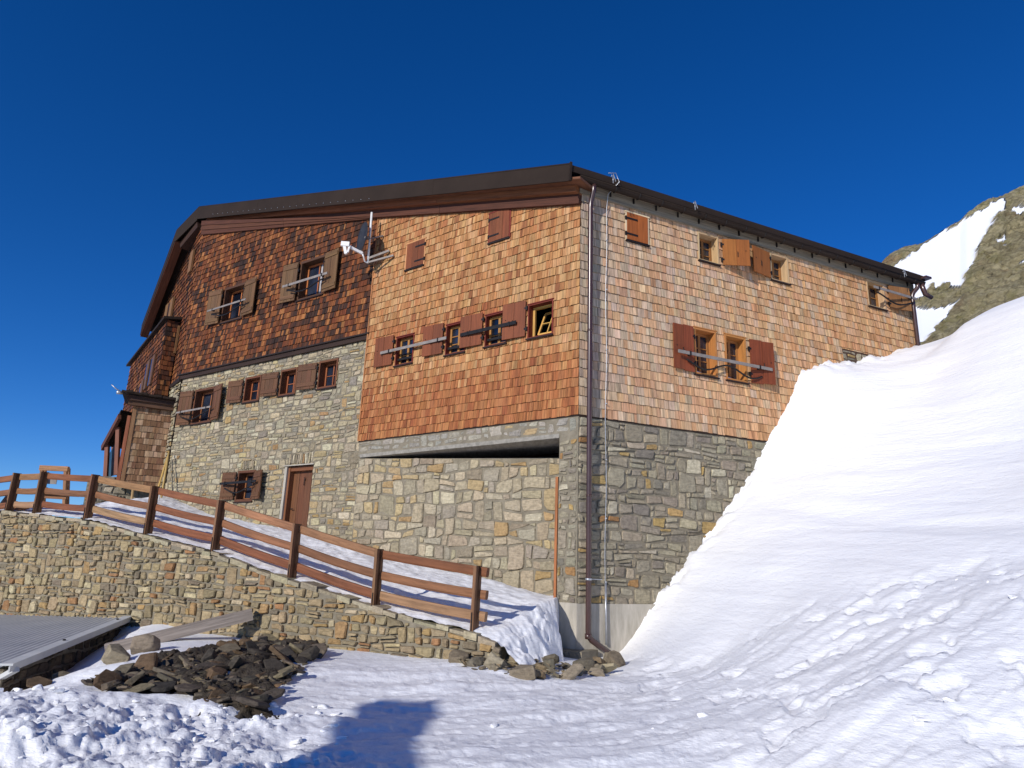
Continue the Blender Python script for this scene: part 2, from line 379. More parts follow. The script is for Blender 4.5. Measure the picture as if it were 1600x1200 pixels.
# ==================================================================== PALETTES
P_BRIGHT = [lin(198, 144, 86), lin(204, 154, 98), lin(188, 126, 70), lin(210, 164, 110), lin(178, 110, 58)]
P_DEEP = [lin(178, 108, 56), lin(188, 120, 66), lin(164, 92, 48), lin(196, 132, 76)]
P_RIGHT = [lin(206, 176, 144), lin(200, 166, 130), lin(196, 172, 144), lin(208, 170, 126), lin(196, 144, 98), lin(188, 160, 132)]
P_DARKSH = [lin(108, 64, 40), lin(128, 76, 46), lin(84, 52, 36), lin(138, 84, 50), lin(66, 44, 34), lin(118, 66, 40)]
P_GREYSH = [lin(150, 118, 88), lin(132, 98, 70), lin(116, 84, 60), lin(164, 136, 106)]
def mixm(c, m, k): return tuple(a*(1-k)+b*k for a, b in zip(c, m))
def c_bright(u, z, rt):
    f = min(1, max(0, (6.7-z)/1.0)) if z < 8 else (.25 if z > 9.2+.2*u else 0)
    f = max(f, .55 if (7.5 < z < 7.9 and u > 2) else 0)
    c = random.choice(P_DEEP if random.random() < f else P_BRIGHT)
    if random.random() < .05: c = lin(140, 70, 36)
    c = mixm(c, lin(196, 140, 84) if f < .5 else lin(180, 112, 62), .35)
    return vary(ds(tuple(x*(1+.05*rt) for x in c), .93, .80), .06)
def c_right(u, z, rt):
    f = .35+(.35 if z < 6.2 else 0)+min(.6, u*.08)
    c = random.choice(P_RIGHT)
    if random.random() < f*.75: c = random.choice([lin(206, 154, 100), lin(192, 132, 80), lin(212, 168, 118), lin(202, 150, 104)])
    if u < .6: c = random.choice([lin(168, 152, 132), lin(186, 166, 140), lin(180, 150, 116)])
    k = min(1, max(0, (u-1.5)/6)); c = mixm(c, mixm(lin(202, 172, 142), lin(204, 160, 116), k), .4)
    return vary(ds(tuple(x*(1+.05*rt) for x in c), .98, .97), .055)
def c_dark(u, z, rt):
    c = random.choice(P_DARKSH)
    patch = math.sin(u*1.7+z*.8)*math.sin(z*2.1-u*.6)
    if patch > .5 and random.random() < .5: c = random.choice([lin(70, 46, 34), lin(56, 40, 32)])
    if random.random() < .12: c = random.choice([lin(168, 112, 70), lin(156, 100, 60)])
    return vary(ds(tuple(x*(1+.08*rt) for x in c), 1.08, .76), .12)
def c_porch(u, z, rt): return vary(random.choice(P_GREYSH), .2)
S_MIX = [(lin(172, 158, 128), 5), (lin(186, 172, 138), 4), (lin(158, 148, 126), 4), (lin(180, 158, 112), 2.4), (lin(170, 134, 78), 1.3), (lin(198, 188, 158), 1.6), (lin(140, 128, 106), 2), (lin(160, 116, 66), .4), (lin(128, 122, 112), 1.0)]
S_GREY = [(lin(150, 142, 124), 5), (lin(136, 128, 112), 4), (lin(162, 152, 130), 3), (lin(170, 140, 88), 1.2), (lin(120, 114, 104), 2.5), (lin(184, 176, 154), .8), (lin(150, 108, 60), .5)]
S_BIG = [(lin(186, 172, 142), 5), (lin(176, 162, 136), 4), (lin(190, 166, 118), 2.5), (lin(166, 156, 138), 3), (lin(182, 146, 92), 1.2), (lin(200, 188, 160), 1.5), (lin(152, 140, 118), 1.2)]
def pal(tab, sat=.96, val=.86, mix=.28):
    cs = [ds(c, sat, val) for c, _ in tab]; ws = [w for _, w in tab]; tw = sum(ws)
    mean = [sum(c[k]*w for c, w in zip(cs, ws))/tw for k in range(3)]; cs = [tuple(c[k]*(1-mix)+mean[k]*mix for k in range(3)) for c in cs]
    return lambda u, z: vary(random.choices(cs, ws)[0], .13, .03)

# ==================================================================== THE HUT
HUT = tag(empty('mountain_hut', (C0[0], C0[1], 0)), 'large shingled alpine hut on a stone base with a dark metal roof', 'building')
VS = .255                                            # slope of the verge
tip = WL.at(-.08, 10.36, .5); ridge = WL.at(17.3, 14.78, .5)
topL = lambda u: 9.72+VS*u
topD = lambda u: 9.72+VS*(6.98+u*.998)
topR = lambda u: 9.93
ZL = 4.79                                            # foot of the light shingles
# ---- openings (u0,u1,z0,z1)
OL = dict(W1=(5.10, 5.78, 6.70, 7.50), W2=(3.28, 3.95, 6.70, 7.50), W3=(1.98, 2.66, 6.70, 7.50), W4=(.68, 1.38, 6.68, 7.50))
OR = dict(R1=(3.35, 4.00, 9.06, 9.82), R2=(5.74, 6.38, 9.06, 9.82), La=(3.12, 3.80, 6.14, 7.29), Lb=(4.06, 4.73, 6.14, 7.29), far=(9.43, 10.17, 9.08, 9.87))
OD = dict(D1=(6.25, 7.50, 9.44, 10.74), D2=(2.20, 3.42, 9.48, 10.80))
OS = dict(SW1=(7.30, 8.50, 5.97, 7.20), T1=(4.82, 5.66, 6.44, 7.28), T2=(3.06, 3.85, 6.46, 7.30), T3=(1.26, 2.08, 6.48, 7.34), Lo=(4.5, 5.38, 3.29, 4.24), door=(1.88, 3.10, 2.2, 4.27))
STO = -.10                                           # stone face of the old wall lies behind the shingles
# ---- wall bodies
mb = MB(); slab(mb, WL, 0, 7.0, lambda u: ZL-.02, topL, list(OL.values()), -.3, -.006, lin(60, 40, 28)); mb.build('wall_boarding', M_WOOD, HUT)
mb = MB(); slab(mb, WR, 0, 11.4, lambda u: ZL-.02, topR, list(OR.values()), -.3, -.006, lin(80, 60, 46)); mb.build('wall_boarding', M_WOOD, HUT)
ZD = 7.86
mb = MB(); slab(mb, WD, 0, 9.55, lambda u: ZD-.02, topD, list(OD.values()), -.4, -.046, lin(40, 27, 20)); mb.build('wall_boarding', M_WOOD, HUT)
mb = MB(); shingles(mb, WL, 0, 7.0, ZL, topL, .205, c_bright, list(OL.values())+[(4.92, 5.67, 9.40, 10.2), (2.01, 2.68, 9.38, 10.16)], 0, .05, .17)
mb.wbox(WL, 6.985, 7.02, ZL, 11.4, -.2, .035, lin(176, 120, 76), 'z')
mb.build('shingle_cladding', M_SHINGLE, HUT)
mb = MB(); shingles(mb, WR, 0, 11.35, ZL, topR, .205, c_right, list(OR.values())+[(1.2, 1.86, 9.05, 9.80), (8.2, 11.36, 4, 7.62)], 0)
mb.build('shingle_cladding', M_SHINGLE, HUT)
mb = MB(); shingles(mb, WD, 0, 9.6, ZD, topD, .19, c_dark, list(OD.values()), -.04, .06, .18, .03); mb.build('shingle_cladding', M_SHINGLE, HUT)
# ---- stone parts
cS = pal(S_MIX); cG = pal(S_GREY, 1.1, .98); cB = pal(S_BIG, .98, .80)
mb = MB(); slab(mb, WD, -.2, 9.5, lambda u: 0, lambda u: 7.9, list(OS.values()), -.6, STO, (0, 0, 0)); mb.build('mortar_wall', M_MORTAR, HUT)
mb = MB(); masonry(mb, WD, -.05, 9.5, lambda u: 1.6, lambda u: 7.88, (.09, .18), (.16, .5), cS, list(OS.values()), STO, (.008, .03), .1, 1, .007)
for (ua, ub, z0, z1) in ((2.0, 2.9, 4.30, 4.62), (4.6, 5.2, 4.27, 4.55)):           # upright lintel stones
    u = ua
    while u < ub: w = random.uniform(.05, .1); stone_cell(mb, WD, [(u, z0), (u+w, z0), (u+w, z1), (u, z1)], STO+.02, .035, cS(0, 0), .006); u += w
mb.build('stone_wall', M_STONE, HUT)
# light block: pier, lintel band, infill, concrete foot
WL_SIDE = math.degrees(math.atan2(WL.n[0], WL.n[1])); LT = 4.37                                            # underside of the lintel
mb = MB(); slab(mb, WL, .47, 6.98, lambda u: LT, lambda u: ZL+.0, [], -.35, 0); slab(mb, WL, 0, .47, lambda u: 1.03, lambda u: ZL, [], -.82, 0); mb.build('mortar_wall', M_MORTAR, HUT)
mb = MB(); masonry(mb, WL, .02, .47, lambda u: 1.05, lambda u: LT, (.11, .22), (.12, .3), cG, [], 0, (.012, .035)); mb.build('pier_stones', M_STONE, HUT); mb = MB()
masonry(mb, WL, .02, 6.95, lambda u: LT+.1, lambda u: ZL-.02, (.1, .16), (.2, .5), pal([(lin(160, 154, 140), 5), (lin(172, 164, 146), 4), (lin(190, 160, 104), .8), (lin(150, 144, 132), 3)]), [], -.008, (.008, .02), .1)
mb.build('stone_wall', M_STONE, HUT)
mb = MB(); mb.wbox(WL, .48, 6.9, LT-.03, LT+.06, -1.7, .004, (0, 0, 0)); mb.build('lintel', M_SOFFIT, HUT)
_i0, _i1 = WL.at(6.97, 0, -.03), WL.at(.40, 0, -.78); _iv = _i0-_i1; LI = float(np.linalg.norm(_iv))
WI = Plane(_i1, math.degrees(math.atan2(_iv[0], _iv[1]))); topI = lambda u: 4.02+.046*u       # infill wall set back at the right end
mb = MB(); slab(mb, WI, -.1, LI, lambda u: 0, topI, [], -.3, 0); mb.build('mortar_wall', M_MORTAR, HUT)
mb = MB(); masonry(mb, WI, .0, LI-.02, lambda u: .9, topI, (.17, .32), (.22, .6), cB, [], 0, (.012, .04), .1, .8, .006); mb.build('infill_stone_wall', M_STONE, HUT)
mb = MB(); masonry(mb, Plane(WL.at(.47, 0, -.8), WL_SIDE), 0, .8, lambda u: .9, lambda u: LT, (.11, .22), (.12, .3), cG, [], 0, (.012, .04)); mb.build('pier_side_stones', M_STONE, HUT)
mb = MB(); mb.wbox(WL, .3, 6.95, 0, 4.3, -1.9, -1.75); mb.wbox(WL, .2, .46, 0, 4.3, -1.7, -.51); mb.build('cavity_back', M_DARK, HUT)
mb = MB(); slab(mb, WR, -.0, 11.4, lambda u: 1.03, lambda u: ZL, [], -.5, -.01); slab(mb, WR, 8.1, 11.4, lambda u: ZL, lambda u: 7.66, [], -.03, -.012); mb.build('mortar_wall', M_MORTAR, HUT)
mb = MB(); masonry(mb, WR, .0, 9, lambda u: 1.03, lambda u: ZL-.03, (.1, .25), (.14, .55), cG, [], -.01, (.012, .045), .16, 1, .009); mb.build('stone_wall', M_STONE, HUT); mb = MB()
masonry(mb, WR, 8.2, 11.3, lambda u: 6.5, lambda u: 7.6, (.1, .2), (.15, .4), cG, [], -.012, (.01, .02)); mb.build('stone_wall', M_STONE, HUT)
mb = MB(); mb.wbox(WL, -.02, .50, -.6, 1.04, -.6, .02); mb.build('concrete_foot', M_CONCRETE, HUT)
mb = MB(); mb.wbox(WR, -.017, 6.0, -.6, 1.037, -.6, .03); mb.build('concrete_foot', M_CONCRETE, HUT)
mb = MB(); mb.wbox(WL, -.3, .75, -.6, .2, -.3, .28); masonry(mb, WL, -.3, .7, lambda u: -.1, lambda u: .2, (.08, .14), (.1, .3), cG, [], .28, (.01, .03)); mb.build('footing', M_MORTAR, HUT)
# foot trim of the dark shingles
mb = MB(); mb.wbox(WD, -.02, 9.6, ZD-.17, ZD-.03, -.2, .0, lin(54, 38, 30), 'u'); mb.wbox(WD, -.02, 9.62, ZD-.03, ZD+.012, -.1, .05, lin(44, 34, 30), 'u'); mb.build('drip_board', M_WOOD, HUT)
mb = MB(); mb.wbox(WL, 0, 7.0, ZL-.03, ZL-.004, -.1, .012, lin(40, 28, 20), 'u'); mb.build('drip_board', M_WOOD, HUT)
mb = MB(); mb.wbox(WR, 0.0, 8.2, ZL-.03, ZL-.004, -.1, .012, lin(50, 36, 28), 'u'); mb.build('drip_board', M_WOOD, HUT)
# ---- verge boards under the roof
mb = MB()
def vboard(u0, u1, dz0, dz1, o0, o1, c):
    vs = []
    for o in (o0, o1):
        for (u, dz) in ((u0, dz0), (u1, dz0), (u1, dz1), (u0, dz1)): vs.append(WL.P(u, 9.72+VS*u+dz, o))
    L = u1-u0; q = random.uniform(0, 30); h = dz1-dz0; uv = [(0, q), (0, q+L), (h, q+L), (h, q)]
    mb.add(vs, [(0, 1, 2, 3), (7, 6, 5, 4), (4, 5, 1, 0), (3, 2, 6, 7), (4, 0, 3, 7), (1, 5, 6, 2)], c, [uv]*6)
cuts = [-.02, 4.4, 8.6, 13.2, 17.1]
for a, b in zip(cuts[:-1], cuts[1:]):
    vboard(a, b-.01, -.10, .13, -.2, .11, vary(lin(80, 48, 33), .15)); vboard(a, b-.01, .132, .30, -.2, .24, vary(lin(134, 82, 52), .15))
vboard(-.3, 17.2, .30, .36, -.2, .49, lin(110, 72, 50))
mb.build('verge_board', M_WOOD, HUT)
def wedge(u0, u1, a0, a1, o, c):                     # plank under the verge of the old gable, wider towards the ridge
    f = lambda u, t: topD(u)-.04-t*(.06+.052*u); vs = []
    for q in (o, o-.06):
        for (u, t) in ((u0, a1), (u1, a1), (u1, a0), (u0, a0)): vs.append(WD.P(u, f(u, t), q))
    r = random.uniform(0, 30); L = u1-u0; h = .2; uv = [(0, r), (0, r+L), (h, r+L), (h, r)]; m = MB()
    m.add(vs, [(0, 1, 2, 3), (7, 6, 5, 4), (4, 5, 1, 0), (3, 2, 6, 7), (4, 0, 3, 7), (1, 5, 6, 2)], c, [uv]*6); m.build('verge_board', M_WOOD, HUT)
for a, b in ((.02, 4.5), (4.51, 9.58)):
    for k in range(3): wedge(a, b, k/3, (k+1)/3-.01, .10-.025*k, vary(lin(82, 48, 31), .25))
# ---- rear walls close the hut
WQ = Plane(WR.at(11.36, 0, 0), -51.5); LQ = 15.5
mb = MB(); slab(mb, WQ, 0, LQ, lambda u: 0, lambda u: 9.9+.24*u, [], -.3, 0, lin(110, 76, 50)); mb.build('rear_wall', M_WOOD, HUT)
qe = WQ.at(LQ, 0, 0); se = WS.at(7.0, 0, 0); azq = math.degrees(math.atan2(se[0]-qe[0], se[1]-qe[1])); WQ2 = Plane(qe, azq)
mb = MB(); slab(mb, WQ2, 0, float(np.linalg.norm(se-qe)), lambda u: 0, lambda u: 11.2, [], -.15, .15, lin(90, 62, 44)); mb.build('rear_wall', M_WOOD, HUT)
# ---- roof
RDIR = WR.u
def roof_slab(mb, pts, th, col=(.3, .3, .3)):
    p = [np.array(q, float) for q in pts]; n = len(p); vs = p+[q-np.array([0, 0, th]) for q in p]
    fs = [tuple(range(n)), tuple(range(2*n-1, n-1, -1))]+[(n+k, n+(k+1) % n, (k+1) % n, k) for k in range(n)]
    if np.cross(p[1]-p[0], p[2]-p[0])[2] < 0: fs = [tuple(reversed(f)) for f in fs]
    mb.add(vs, fs, col)
A_ = ridge; T_ = tip; B_ = atz(277, 360, 14.15); dS = dirv(-36); t_ = 5.4; E_ = at(222, 510, B_[1]+dS[1]*t_)
far = 12.1
mb = MB(); roof_slab(mb, [T_, A_, A_+RDIR*(far+.2), T_+RDIR*far], .16)
back = dirv(55)
roof_slab(mb, [A_, B_, B_+back*9+np.array([0, 0, -.5]), A_+RDIR*far], .16); roof_slab(mb, [B_, E_, E_+back*9, B_+back*9+np.array([0, 0, -.5])], .16)
ROOF = mb.build('roof', M_ROOF, HUT)
mb = MB()                                            # standing seams and edge roll
vd = (A_-T_)/np.linalg.norm(A_-T_)
mb.tube([T_+np.array([0, 0, .02]), A_+np.array([0, 0, .02])], .03, 6); mb.tube([A_+np.array([0, 0, .02]), B_+np.array([0, 0, .02]), E_+np.array([0, 0, .02])], .03, 6)
for k in range(1, 22): q = T_+RDIR*(k*.55); mb.beam(q+vd*.1+np.array([0, 0, .02]), q+vd*14+np.array([0, 0, .02]), .02, .05)
mb.build('standing_seam', M_ROOF, ROOF)
mb = MB()
def fascia(p, q, drop0, drop1, n, o, joints=1):
    p = np.array(p); q = np.array(q)
    for k in range(joints):
        a = p+(q-p)*k/joints; b = p+(q-p)*(k+1)/joints; d0 = drop0+(drop1-drop0)*k/joints; d1 = drop0+(drop1-drop0)*(k+1)/joints
        oo = o+.004*(k % 2)
        vs = [a+n*oo+np.array([0, 0, .01]), b+n*oo+np.array([0, 0, .01]), b+n*oo-np.array([0, 0, d1]), a+n*oo-np.array([0, 0, d0])]
        vs += [v-n*.03 for v in vs]; mb.add(vs, [(3, 2, 1, 0), (4, 5, 6, 7), (0, 1, 5, 4), (2, 3, 7, 6), (0, 4, 7, 3), (1, 2, 6, 5)])
fascia(T_, A_, .40, .50, WL.n, .02, 4)
nB = np.cross(np.array([B_[0]-A_[0], B_[1]-A_[1], 0]), (0, 0, 1)); nB /= np.linalg.norm(nB); nB = nB if nB @ (CAMP-A_) > 0 else -nB
fascia(A_, B_, .55, .5, nB, .02); nE = np.cross(np.array([E_[0]-B_[0], E_[1]-B_[1], 0]), (0, 0, 1)); nE /= np.linalg.norm(nE); nE = nE if nE @ (CAMP-B_) > 0 else -nE
fascia(B_, E_, .42, .42, nE, .02)
mb.build('fascia', M_ROOF, ROOF)
for k in range(26):                                  # rivets along the old fascia
    q = T_+(A_-T_)*(.40+.55*k/26)-np.array([0, 0, .36]); mb = MB(); mb.tube([q+WL.n*.02, q+WL.n*.034], .012, 6); mb.build('rivet', M_ZINC, ROOF)
mb = MB(); mb.beam(T_+np.array([0, 0, .05])+WL.n*.03, T_-np.array([0, 0, .42])+WL.n*.03-RDIR*.03, .05, .05); mb.build('corner_strip', M_ROOF, ROOF)
# S side soffit boards
mb = MB(); so = B_-np.array([0, 0, .45]); mb.beam(so-nE*.15, E_-np.array([0, 0, .45])-nE*.15, .3, .08, lin(96, 56, 36)); mb.beam(A_-np.array([0, 0, .7])-WL.n*.2, B_-np.array([0, 0, .6])-nE*.35, .35, .3, lin(60, 40, 30)); mb.build('verge_board', M_WOOD, HUT)
# ---- eave on the right: boards, gutter, brackets
mb = MB(); mb.wbox(WR, -.06, 11.45, 9.90, 10.14, -.1, .07, lin(134, 124, 106), 'u'); mb.wbox(WR, -.06, 11.45, 10.14, 10.19, -.1, .25, lin(128, 112, 92), 'u'); mb.build('eave_board', M_WOOD, HUT)
GO = .26; GZ = 10.125
mb = MB(); n = 8; L0, L1 = -.22, 11.6; vs = []
for u in (L0, L1):
    for k in range(n+1): g = math.pi*k/n; vs.append(WR.P(u, GZ-.085*math.sin(g)+.0, GO-.085*math.cos(g)))
    for k in range(n, -1, -1): g = math.pi*k/n; vs.append(WR.P(u, GZ-.075*math.sin(g)+.004, GO-.075*math.cos(g)))
m_ = 2*(n+1); mb.add(vs, [(k, (k+1) % m_, m_+(k+1) % m_, m_+k) for k in range(m_)]+[tuple(range(m_)), tuple(range(2*m_-1, m_-1, -1))])
mb.tube([WR.P(L0, GZ+.005, GO+.085), WR.P(L1, GZ+.005, GO+.085)], .014, 8)
mb.wbox(WR, -.2, 11.5, 10.195, 10.37, .26, .285)
GUT = mb.build('gutter', M_ROOF, HUT)
for k in range(17):
    u = .75+k*.65; b = MB(); b.tube([WR.P(u, GZ+.03, GO-.1), WR.P(u, GZ-.08, GO-.06), WR.P(u, GZ-.1, GO), WR.P(u, GZ-.05, GO+.08), WR.P(u, GZ+.01, GO+.1)], .012, 5); b.build('bracket', M_IRON, GUT); b = MB(); b.wbox(WR, u-.016, u+.016, 10.0, 10.13, .071, .10); b.build('bracket_strap', M_IRON, GUT)
mb = MB(); mb.wbox(WR, 11.5, 11.75, 10.24, 10.30, .1, .45); mb.tube([WR.P(11.5, GZ+.02, GO), WR.P(11.62, 9.8, GO+.02), WR.P(11.8, 9.68, GO+.1)], [.08, .07, .06], 10); mb.build('gutter_spout', M_PIPE, HUT)
# ---- downpipes
def pipe(pts, r):
    m = MB(); out = [np.array(pts[0])]
    for i in range(1, len(pts)-1):
        a, b, c = (np.array(pts[i-1]), np.array(pts[i]), np.array(pts[i+1])); d0 = (a-b)/np.linalg.norm(a-b); d1 = (c-b)/np.linalg.norm(c-b); k = min(.12, np.linalg.norm(a-b)*.4, np.linalg.norm(c-b)*.4)
        for t in np.linspace(0, 1, 6): out.append((b+d0*k)*(1-t)**2+2*b*t*(1-t)+(b+d1*k)*t*t)
    out.append(np.array(pts[-1])); m.tube(out, r, 14); return m
PO = .16; pu = WR.uz(921, 650, PO)[0]
pend = WR.uz(960, 1026, .26)
m = pipe([WR.P(pu+.02, GZ-.06, GO), WR.P(pu+.02, GZ-.2, GO), WR.P(pu, GZ-.5, PO), WR.P(pu, .42, PO), WR.P(pend[0], pend[1], .28)], .056)
DP = m.build('downpipe', M_PIPE, HUT)
m = MB(); m.tube([WR.P(pu, .40, PO), WR.P(pu, .50, PO)], .066, 14); m.tube([WR.P(pu, 3.1, PO), WR.P(pu, 3.14, PO)], .062, 14); m.tube([WR.P(pu, 6.6, PO), WR.P(pu, 6.64, PO)], .062, 14); m.build('pipe_collar', M_PIPE, DP)
m = MB(); zc = 1.5; m.tube([WR.P(pu, zc-.02, PO), WR.P(pu, zc+.02, PO)], .066, 14); m.wbox(WR, pu+.05, pu+.33, zc-.008, zc+.008, PO-.06, PO-.03); m.build('pipe_clamp', M_ZINC, DP)
fu = 11.22; m = pipe([WR.P(fu+.12, GZ-.06, GO), WR.P(fu+.12, 9.95, GO), WR.P(fu, 9.75, .14), WR.P(fu, 5.5, .14)], .06); m.build('downpipe', M_PIPE, HUT)
# ---- lightning conductor down the eave wall
lw = lambda z: WR.uz(948, 650, .05)[0]+(.0 if z < 5 else .03)
m = MB(); pts = [WR.P(.55, 10.44, .3), WR.P(.75, 10.5, .3), WR.P(.80, 10.25, .37), WR.P(.66, 10.02, .12), WR.P(.66, 9.7, .06)]+[WR.P(.66+.015*math.sin(z*2.3)-.004*(9.7-z), z, .05) for z in np.linspace(9.4, .35, 24)]
m.tube(pts, .008, 6); LWI = m.build('lightning_conductor', M_ZINC, HUT)
for z in (8.9, 7.7, 6.3, 5.1, 3.9, 2.7, 1.45): mm = MB(); mm.tube([WR.P(.66-.004*(9.7-z)+.01, z, .0), WR.P(.66-.004*(9.7-z)+.01, z, .075)], .016, 8); mm.build('wire_clip', M_ZINC, LWI)
m = MB(); m.tube([WR.P(.62, 1.45, .07), WR.P(.62, .28, .09)], .022, 8); m.build('earth_rod', M_ZINC, LWI)
for (x, y) in ((958, 280), (1086, 322), (1413, 428)):
    u, z = WR.uz(x, y, .5); m = MB(); m.tube([WR.P(u-.05, z+.05, .5), WR.P(u, z+.14, .5), WR.P(u+.05, z-.06, .53)], .012, 6); m.tube([WR.P(u, z-.1, .5), WR.P(u, z+.1, .5)], .01, 6); m.build('conductor_clip', M_ZINC, HUT)
# ---- wooden batten at the edge of the infill
m = MB(); m.wbox(WL, .485, .545, .9, 3.52, -.05, .012, lin(164, 104, 64), 'z'); m.build('wooden_batten', M_WOOD, HUT)

# ------------------------------------------------------------------ windows, shutters, bars
def window(P, r, wall, depth, casing, sash, cols=1, rows=2, sill=lin(44, 30, 26), trim=.05, snow=False, tilt=False, curtain=None, cw=.03):
    u0, u1, z0, z1 = r; mb = MB()
    for (a, b, c, d, g) in ((u0, u0+cw, z0, z1, 'z'), (u1-cw, u1, z0, z1, 'z'), (u0+cw, u1-cw, z1-cw, z1, 'u'), (u0+cw, u1-cw, z0, z0+cw, 'u')):
        mb.wbox(P, a, b, c, d, wall-depth, wall+.03, vary(casing, .06), g)
    if trim: mb.wbox(P, u0-.02, u1+.02, z1, z1+.018, wall-.02, wall+trim, vary(casing, .1), 'u')
    win = mb.build('window', M_PAINTED, HUT)
    a0, a1, b0, b1 = u0+cw+.004, u1-cw-.004, z0+cw+.004, z1-cw-.004; f = .055; o0 = wall-depth+.02; o1 = wall-depth+.075
    mb = MB()
    for (a, b, c, d, g) in ((a0, a0+f, b0, b1, 'z'), (a1-f, a1, b0, b1, 'z'), (a0+f, a1-f, b1-f, b1, 'u'), (a0+f, a1-f, b0, b0+f, 'u')): mb.wbox(P, a, b, c, d, o0, o1, vary(sash, .06), g)
    mb.build('frame', M_PAINTED, win)
    q0, q1, r0, r1 = a0+f, a1-f, b0+f, b1-f
    if not tilt:
        mb = MB()
        for i in range(1, cols+1) if cols > 1 else []:
            pass
        for i in range(1, cols): x = q0+(q1-q0)*i/cols; w = .035 if cols == 2 and rows > 2 else .022; mb.wbox(P, x-w, x+w, r0, r1, o0+.004, o1-.008, vary(sash, .06), 'z')
        for k in range(1, rows): z = r0+(r1-r0)*k/rows; mb.wbox(P, q0, q1, z-.011, z+.011, o0+.008, o1-.014, vary(sash, .06), 'u')
        if mb.v: mb.build('glazing_bar', M_PAINTED, win)
        mb = MB(); mb.wbox(P, q0-.01, q1+.01, r0-.01, r1+.01, o0+.012, o0+.018); mb.build('pane', M_GLASS, win)
    else:
        mb = MB(); ang = math.radians(24); s = f*.8
        ax = P.u*math.cos(0); up = np.array([0, 0, 1])*math.cos(ang)-P.n*math.sin(ang); nn = np.cross(ax, up)
        base = P.at((q0+q1)/2-.08, r0+.02, o1-.02); hw = (q1-q0)/2-.02; hh = (r1-r0)*.5
        for sx in (-1, 1): mb.box(base+ax*sx*hw+up*hh, up*hh, ax*s/2, nn*.018, vary(sash, .05), 0)
        for t, k in ((0, s/2), (1, s*.25), (2, s/2)): mb.box(base+up*hh*t, ax*hw, up*k, nn*.017, vary(sash, .05), 0)
        mb.box(base+up*hh, up*hh, ax*s*.25, nn*.017, vary(sash, .05), 0); mb.build('tilted_sash', M_PAINTED, win)
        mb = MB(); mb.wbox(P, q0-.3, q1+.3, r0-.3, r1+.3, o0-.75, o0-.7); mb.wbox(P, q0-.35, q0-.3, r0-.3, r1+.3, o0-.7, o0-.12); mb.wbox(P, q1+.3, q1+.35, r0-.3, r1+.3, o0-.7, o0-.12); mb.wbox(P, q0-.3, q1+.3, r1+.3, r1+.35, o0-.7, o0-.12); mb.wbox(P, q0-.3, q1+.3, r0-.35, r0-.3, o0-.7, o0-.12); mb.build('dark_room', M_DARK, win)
    if curtain:
        mb = MB(); x = q0+(q1-q0)*.45; n = 14; vs = []; 
        for i in range(n+1):
            t = i/n; vs += [P.P(q0+(x-q0)*t, r0, o0+.02+.006*math.sin(t*22)), P.P(q0+(x-q0)*t, r1, o0+.02+.006*math.sin(t*22))]
        mb.add(vs, [(2*i, 2*i+2, 2*i+3, 2*i+1) for i in range(n)], curtain); mb.build('curtain', M_PAINTED, win)
    mb = MB(); mb.wbox(P, u0-.02, u1+.02, z0-.035, z0-.002, wall-depth, wall+.07, sill, 'u'); mb.build('sill', M_PAINTED, win)
    if snow:
        mb = MB(); n = 12; vs = []
        for i in range(n+1):
            t = i/n; u = u0+.03+(u1-u0-.06)*t; h = .05+.05*abs(math.sin(t*2.6+1)); 
            vs += [P.P(u, z0, wall+.0), P.P(u, z0+h*.6, wall-.03), P.P(u, z0+h*1.6, wall-depth+.08)]
        mb.add(vs, [f for i in range(n) for f in ((3*i, 3*i+3, 3*i+4, 3*i+1), (3*i+1, 3*i+4, 3*i+5, 3*i+2))], (.8, .8, .8)); mb.build('sill_snow', M_SNOW, win)
    return win
